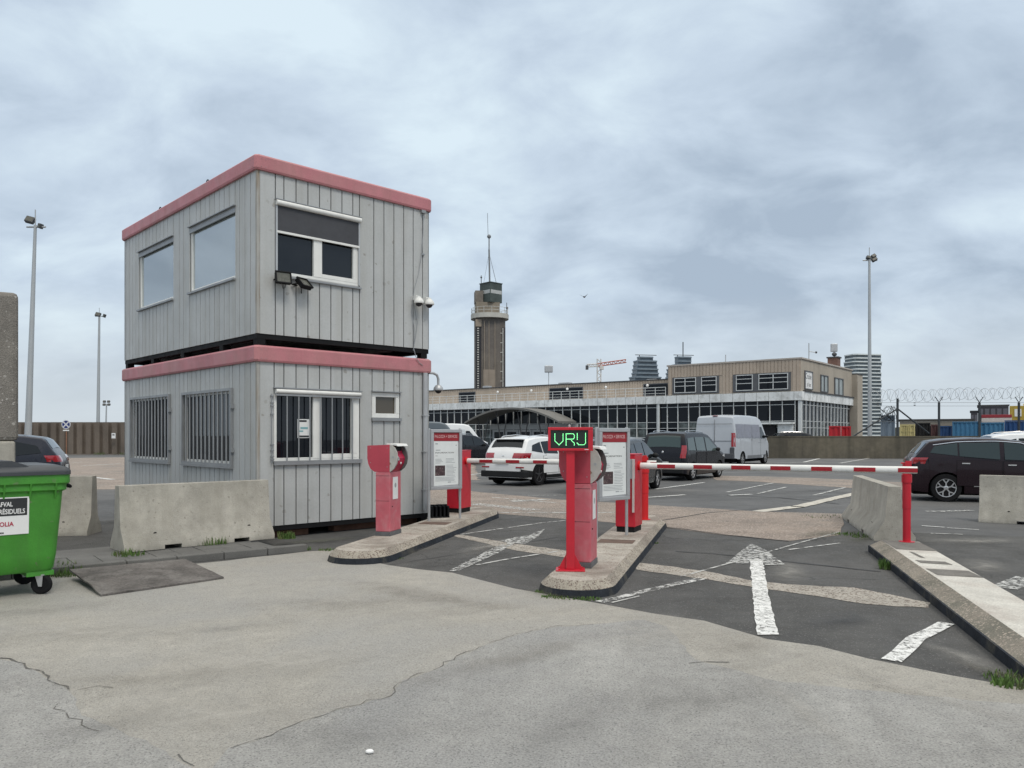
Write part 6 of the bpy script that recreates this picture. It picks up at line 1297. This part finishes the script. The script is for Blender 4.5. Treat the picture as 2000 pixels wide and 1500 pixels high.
# chimney and aerials stand on the roof
def tl(x, y, z): q = Matrix.Rotation(TRZ, 4, 'Z') @ Vector((x, y, 0)); return (28.1 + q.x, 76 + q.y, z)
def aerial(label, loc, h, kind, name="antenna", cat="antenna"):
    t = thing(name, label, cat, loc, 0, "aerials on the roofs"); MB().tube([(0, 0, 0), (0, 0, h)], 0.05, 6).build("mast", POLEM, t)
    if kind == 'dish': MB().box(-0.35, 0.35, -0.2, 0.2, h, h + 0.9).build("aerial_box", LGREY, t, bevel=0.05); MB().ball((0, -0.1, h - 0.3), 0.3, 10, 6, 0, (1, 0.5, 0.8)).build("drum", DKLAMP, t)
    elif kind == 'lamp': MB().box(-0.55, 0.55, -0.3, 0.3, h - 0.15, h + 0.75).build("aerial_box", LGREY, t, bevel=0.08)
    elif kind == 'arm': MB().tube([(0, 0, h * 0.55), (0.7, 0, h * 0.5)], 0.04, 5).build("arm", POLEM, t); MB().ball((0.75, 0, h * 0.5), 0.12, 8, 5).build("drum", DKLAMP, t)
    return t
ch = thing("chimney", "square brown brick chimney on the right end of the terminal roof", "chimney", tl(1.2, -15.2, 9.2), TRZ); MB().box(-0.55, 0.55, -0.55, 0.55, 0, 1.15).build("stack", mat("chimney_brick", (0.16, 0.09, 0.07), 0.85, var=0.2, vs=2), ch); MB().box(-0.65, 0.65, -0.65, 0.65, 1.15, 1.3).build("cap", ROOFD, ch)
aerial("grey aerial box on a mast above the brown chimney", tl(1.2, -15.2, 10.5), 0.6, 'dish')
aerial("thin aerial with a side arm on the terminal roof left of the chimney", tl(0.8, -5.0, 9.2), 1.9, 'arm')
aerial("small spike aerial in the middle of the terminal upper roof", tl(8.3, -1.5, 9.2), 0.9, 'x')
aerial("white box lamp on a pole on the low wing roof beside the stone tower", tl(35.8, -8, 7.97), 2.2, 'lamp')

# ------------------------------------------------------------------ stone control tower
TY = 120.0; tx, _ = XZ(956.5, 0, TY)
tw = thing("control_tower", "tall brown stone control tower with round gallery and mast", "tower", (tx, TY, 0), radians(8))
zg = XZ(0, 618, TY)[1]
def ell(a, b_, n=28, e=2.6):
    q = []
    for i in range(n):
        t_ = 2 * pi * i / n; c_, s_ = cos(t_), sin(t_); q.append((a * math.copysign(abs(c_) ** (2 / e), c_), b_ * math.copysign(abs(s_) ** (2 / e), s_)))
    return q
MB().prism(ell(2.38, 2.1), 'z', 0, zg - 0.5, sm=True).build("shaft", TOWC, tw, ang=50)
b = MB()
for x in (-1.05, -0.35, 0.55): b.box(x - 0.05, x + 0.05, -2.16, -2.02, 3, zg - 1.0)
b.build("pale_rib", TOWL, tw)
MB().box(-1.2, 0.55, -2.13, -2.0, 2, XZ(0, 724, TY)[1]).build("lower_facing", TOWL, tw)
b = MB(); b.box(-2.28, -1.5, -1.85, -1.5, 3, zg - 1.9); b.build("stair_window_strip", mat("dark_slot", (0.025, 0.025, 0.03), 0.8), tw)
b = MB(); z = 4.0
while z < zg - 2.0: b.box(-2.1, -1.85, -1.9, -1.84, z, z + 0.17); z += 0.36
b.build("stair_light", mat("slot_light", (0.5, 0.49, 0.45), 0.7), tw)
b = MB(); b.box(1.35, 2.2, -1.75, -1.2, 3, zg - 1.9, 0); b.build("ladder_recess", mat("dark_slot2", (0.05, 0.045, 0.05), 0.8), tw)
b = MB(); b.box(1.75, 1.87, -1.86, -1.76, 3.2, zg - 2.0); z = 4
while z < zg - 2.2: b.box(1.3, 1.8, -1.86, -1.78, z, z + 0.1); z += 1.45
b.build("ladder", mat("slot_light", (0.5, 0.49, 0.45), 0.7), tw)
MB().box(-2.35, -1.45, -1.95, -1.5, zg - 1.85, zg - 0.75).build("plaque", TOWL, tw)
b = MB(); b.prism(ell(2.9, 2.9, 32, 2.2), 'z', zg - 0.5, zg + 0.2, sm=True); b.build("gallery", TOWW, tw, ang=50)
b = MB(); e_ = ell(2.8, 2.8, 16, 2.2)
for p in e_: b.tube([(*p, zg + 0.2), (*p, zg + 1.15)], 0.035, 4)
for z in (0.65, 1.12): b.tube([(*p, zg + z) for p in e_ + e_[:1]], 0.03, 4)
b.build("gallery_railing", mat("rail_pale", (0.5, 0.5, 0.48), 0.6), tw)
zc0, zc1 = XZ(0, 593, TY)[1], XZ(0, 556, TY)[1]
MB().box(-2.2, 1.4, -1.4, 1.6, zg + 0.2, zc0).build("upper_shaft", mat("tower_upper", (0.22, 0.19, 0.15), 0.9, var=0.2, vs=0.6), tw)
MB().box(-2.3, -1.1, -0.9, 1.2, zc0, XZ(0, 570, TY)[1]).build("stair_core", TOWC, tw)
cb = MB(); cb.M = Matrix.Translation((0.15, -0.3, 0)) @ Matrix.Rotation(radians(35), 4, 'Z'); cb.box(-1.2, 1.2, -1.2, 1.2, zc0, zc1); cb.box(-1.28, 1.28, -1.28, 1.28, zc1, zc1 + 0.12); cbo = cb.build("control_cab", TOWG, tw)
cb = MB(); cb.M = Matrix.Translation((0.15, -0.3, 0)) @ Matrix.Rotation(radians(35), 4, 'Z'); zm = (zc0 + zc1) / 2; cb.box(-1.1, 1.1, -1.23, -1.2, zm - 0.15, zm + 0.4); cb.box(-1.23, -1.2, -1.1, 1.1, zm - 0.15, zm + 0.4); cb.build("window", mat("cab_window", (0.42, 0.43, 0.42), 0.3), cbo)
zmst = XZ(0, 462, TY)[1]; b = MB(); b.tube([(0.0, 0, zc1), (-0.1, 0, zmst - 2)], 0.13, 8); b.tube([(-0.1, 0, zmst - 2), (-0.1, 0, zmst)], 0.1, 6); b.ball((-0.1, 0, zmst), 0.32, 8, 6); b.tube([(-0.25, 0, zmst), (-0.35, 0, zmst + 3.6)], 0.035, 4)
for x, y in ((-1.0, -0.5), (0.95, -0.6), (1.2, 0.5)): b.tube([(x, y, zc1), (-0.1, 0, zmst - 2.5)], 0.02, 4)
b.build("mast", mat("mast_grey", (0.2, 0.21, 0.22), 0.6), tw)
b = MB(); b.tube([(-1.35, -0.4, zc1), (-1.35, -0.4, zc1 + 1.3)], 0.06, 5); b.ball((-1.35, -0.4, zc1 + 1.0), 0.16, 6, 4); b.tube([(2.5, -1, zg + 0.2), (2.5, -1, zg + 2.0)], 0.05, 5); b.ball((2.55, -1, zg + 1.2), 0.2, 6, 4); b.build("aerial", DKLAMP, tw)

# ------------------------------------------------------------------ far towers and crane
def apartment(label, px0, px1, py, Y, m_slab, m_glass, steps, floors, taper=0.0):
    x0, _ = XZ(px0, 0, Y); x1, z1 = XZ(px1, py, Y); W_ = x1 - x0; t = thing("apartment_tower", label, "apartment tower", (x0 + W_ / 2, Y, 0), radians(12), "far apartment towers"); D_ = W_ * 0.55
    def ww(z):
        for zz, k in steps:
            if z >= zz * z1: return k
        return 1.0
    for i in range(floors):
        z = z1 * i / floors; h = z1 / floors; k = ww(z); a = W_ / 2 * k * (1 - taper * i / floors) * (1 + 0.035 * sin(i * 2.3) + 0.02 * sin(i * 5.1))
        MB().box(-a * 0.93, a * 0.93, -D_ * 0.46 * k, D_ * 0.46 * k, z, z + h * 0.68).build("glazing", m_glass, t)
        b = MB(); b.prism([(q[0] * a, q[1] * D_ * 0.55 * k) for q in ((-1, -0.75), (-0.8, -1), (0.8, -1), (1, -0.75), (1, 0.75), (0.8, 1), (-0.8, 1), (-1, 0.75))], 'z', z + h * 0.68, z + h); b.build("floor_slab", m_slab, t)
    return t
pg = mat("far_glass", (0.10, 0.125, 0.14), 0.25, var=0.4, vs=0.25); bl = mat("blue_slab", (0.19, 0.235, 0.275), 0.5, var=0.15, vs=0.2); ws = mat("pale_slab", (0.62, 0.66, 0.66), 0.6, var=0.08); bg_ = mat("blue_far_glass", (0.06, 0.085, 0.11), 0.2, var=0.35, vs=0.2)
wa_ = apartment("pale many balconied apartment tower right of the terminal", 1654, 1716, 693, 420, ws, pg, ((0.965, 0.82),), 23)
ap = apartment("stepped blue glass tower rising behind the terminal wing", 1232, 1288, 697, 520, bl, bg_, ((0.93, 0.52), (0.83, 0.78), (0.75, 0.86)), 20)
ap2 = apartment("blue glass tower top with a mast behind the terminal upper storey", 1304, 1364, 697, 540, bl, bg_, ((0.9, 0.5), (0.8, 0.75)), 20)
for rt, px, py0, py1, Y in ((ap, 1258, 697, 692, 520), (ap2, 1343, 697, 668, 540)):
    b = MB(); z0, z1 = XZ(0, py0, Y)[1], XZ(0, py1, Y)[1]; b.tube([(0, 0, z0), (0, 0, z1)], 0.35, 6) if Y == 540 else None; b.tube([(-7, 0, z0 + 1.2), (8, 0, z0 + 1.2)], 0.25, 5); b.tube([(-4, 0, z0 - 0.5), (-4, 0, z0 + 1.3)], 0.3, 5); b.build("roof_mast", DKLAMP, rt)
CYR = 380.0; cx_, _ = XZ(1170, 0, CYR); cz = XZ(0, 713, CYR)[1]
cr = thing("tower_crane", "red and white tower crane far behind the terminal wing", "crane", (cx_, CYR, 0)); CRR = mat("crane_red", (0.42, 0.14, 0.1), 0.6, var=0.2, vs=0.3); CRW = mat("crane_white", (0.6, 0.58, 0.55), 0.6, var=0.1)
def truss(b, p0, p1, w_, n, r):
    p0, p1 = Vector(p0), Vector(p1); d = (p1 - p0); dn = d.normalized(); s = Vector((0, 1, 0)); u_ = dn.cross(s).normalized()
    for a in (-1, 1):
        b.tube([p0 + u_ * w_ * a, p1 + u_ * w_ * a], r, 4)
    for i in range(n): q0 = p0 + d * i / n; q1 = p0 + d * (i + 1) / n; b.tube([q0 + u_ * w_ * (-1) ** i, q1 - u_ * w_ * (-1) ** i], r * 0.7, 4)
b = MB(); truss(b, (0, 0, 0), (0, 0, cz + 3), 0.9, 24, 0.28); b.build("mast", CRW, cr)
b = MB(); truss(b, (-1, 0, cz), (XZ(1223, 0, CYR)[0] - cx_, 0, XZ(0, 705, CYR)[1]), 0.7, 14, 0.25); b.build("jib", CRR, cr)
b = MB(); truss(b, (0, 0, cz), (XZ(1146, 0, CYR)[0] - cx_, 0, cz - 0.3), 0.6, 6, 0.25); b.build("counter_jib", CRW, cr)
MB().box(XZ(1144, 0, CYR)[0] - cx_, XZ(1149, 0, CYR)[0] - cx_, -1, 1, cz - 2.2, cz - 0.2).build("counterweight", DKLAMP, cr); MB().box(0.4, 2.2, -1, 1, cz - 2.2, cz - 0.4).build("cab", CRW, cr)
# the low tree line and dunes on the horizon
b = MB(); rnd = random.Random(9); n = 160; vs = []
for i in range(n + 1):
    x = 60 + 420 * i / n; h = 5 + 3.0 * rnd.random() + 2.5 * sin(i * 0.21); vs += [(x, 620, -2), (x, 620, h), (x, 650, -2), (x, 650, h * 0.8)]
b.add(vs, [(4 * i, 4 * i + 1, 4 * i + 5, 4 * i + 4) for i in range(n)] + [(4 * i + 1, 4 * i + 3, 4 * i + 7, 4 * i + 5) for i in range(n)])
o = b.build("far_woods", mat("far_wood", (0.10, 0.105, 0.09), 0.9, var=0.3, vs=0.1), None); tag(o, "thin bare tree line on the far horizon at right", "woods", kind='stuff')

# ------------------------------------------------------------------ weeds, debris, bird
wv, wf = MB(), 0
rnd = random.Random(21)
def tuft(x, y, z, n, h, spread, lean=0.6):
    for i in range(int(n * 1.8)):
        a = rnd.uniform(0, 2 * pi); r = spread * sqrt(rnd.random()); bx, by = x + r * cos(a), y + r * sin(a) * 0.7; hh = h * rnd.uniform(0.4, 1.1); wd = rnd.uniform(0.003, 0.009); d = rnd.uniform(0, 2 * pi); l_ = hh * lean * rnd.random()
        dx, dy = cos(d), sin(d); px_, py_ = -dy * wd, dx * wd
        wv.add([(bx - px_, by - py_, z), (bx + px_, by + py_, z), (bx + dx * l_ * 0.4 + px_ * 0.8, by + dy * l_ * 0.4 + py_ * 0.8, z + hh * 0.6), (bx + dx * l_ * 0.4 - px_ * 0.8, by + dy * l_ * 0.4 - py_ * 0.8, z + hh * 0.6), (bx + dx * l_, by + dy * l_, z + hh)], [(0, 1, 2, 3), (3, 2, 4)])
for px, py, z, n, h, s in ((405, 1062, 0.1, 130, 0.12, 0.3), (380, 1063, 0.1, 60, 0.1, 0.15), (560, 1052, 0.1, 90, 0.11, 0.13), (250, 1085, 0.1, 60, 0.08, 0.2), (330, 1098, 0.0, 70, 0.07, 0.3), (370, 1096, 0.0, 60, 0.08, 0.15), (125, 1125, 0.0, 110, 0.12, 0.22), (115, 1118, 0.0, 60, 0.14, 0.2),
                           (716, 1094, 0.0, 50, 0.035, 0.1), (680, 1082, 0.0, 40, 0.04, 0.15), (760, 1092, 0, 30, 0.03, 0.2), (1085, 1168, 0.0, 70, 0.035, 0.14), (1120, 1170, 0, 50, 0.03, 0.14), (1150, 1172, 0, 40, 0.03, 0.12), (1060, 1158, 0, 40, 0.035, 0.08), (1735, 1112, 0.0, 110, 0.12, 0.11), (1730, 1106, 0.0, 50, 0.1, 0.08), (1985, 1340, 0.0, 90, 0.06, 0.16), (1960, 1325, 0.0, 50, 0.05, 0.15), (1995, 1300, 0.0, 20, 0.1, 0.08),
                           (1660, 1045, 0.0, 60, 0.05, 0.3), (1690, 1050, 0.0, 50, 0.05, 0.2), (1610, 1010, 0.0, 40, 0.04, 0.5), (1250, 1080, 0, 25, 0.04, 0.08), (1275, 1062, 0, 30, 0.03, 0.08), (470, 1052, 0.1, 40, 0.07, 0.15), (590, 1075, 0, 40, 0.06, 0.12), (640, 1076, 0, 40, 0.04, 0.15)):
    q = G(px, py, z); tuft(q[0], q[1], z, n, h, s)
for i in range(60): tuft(-57 + 44 * rnd.random(), 65.6 - 0.6 * rnd.random(), 0, 14, 0.28, 0.5)
o = wv.build("weeds", GRASS, None); tag(o, "green weeds growing along the kerbs and barrier feet", "weeds", kind='stuff')
b = MB(); b.ball((0, 0, 0.012), 0.022, 8, 5, 0, (1, 0.7, 0.5)); q = G(722, 1476); tag(b.build("paper_scrap", STKW, None, loc=(q[0], q[1], 0.01), bevel=0), "tiny white scrap on the grey pavement in the foreground", "litter")
b = MB(); b.ball((0, 0, 0), 0.16, 8, 5, 0, (1.7, 0.6, 0.6)); b.add([(0, 0, 0.02), (0.12, -0.1, 0.02), (-0.25, -0.6, 0.32), (0, 0, 0.02), (0.12, 0.1, 0.02), (-0.25, 0.6, 0.32)], [(0, 1, 2), (3, 4, 5)]); X, Z = XZ(1141, 580, 90)
tag(b.build("bird", mat("bird_grey", (0.10, 0.10, 0.11), 0.8), None, loc=(X, 90, Z), rz=1.1), "small dark gull flying right of the stone tower", "bird")
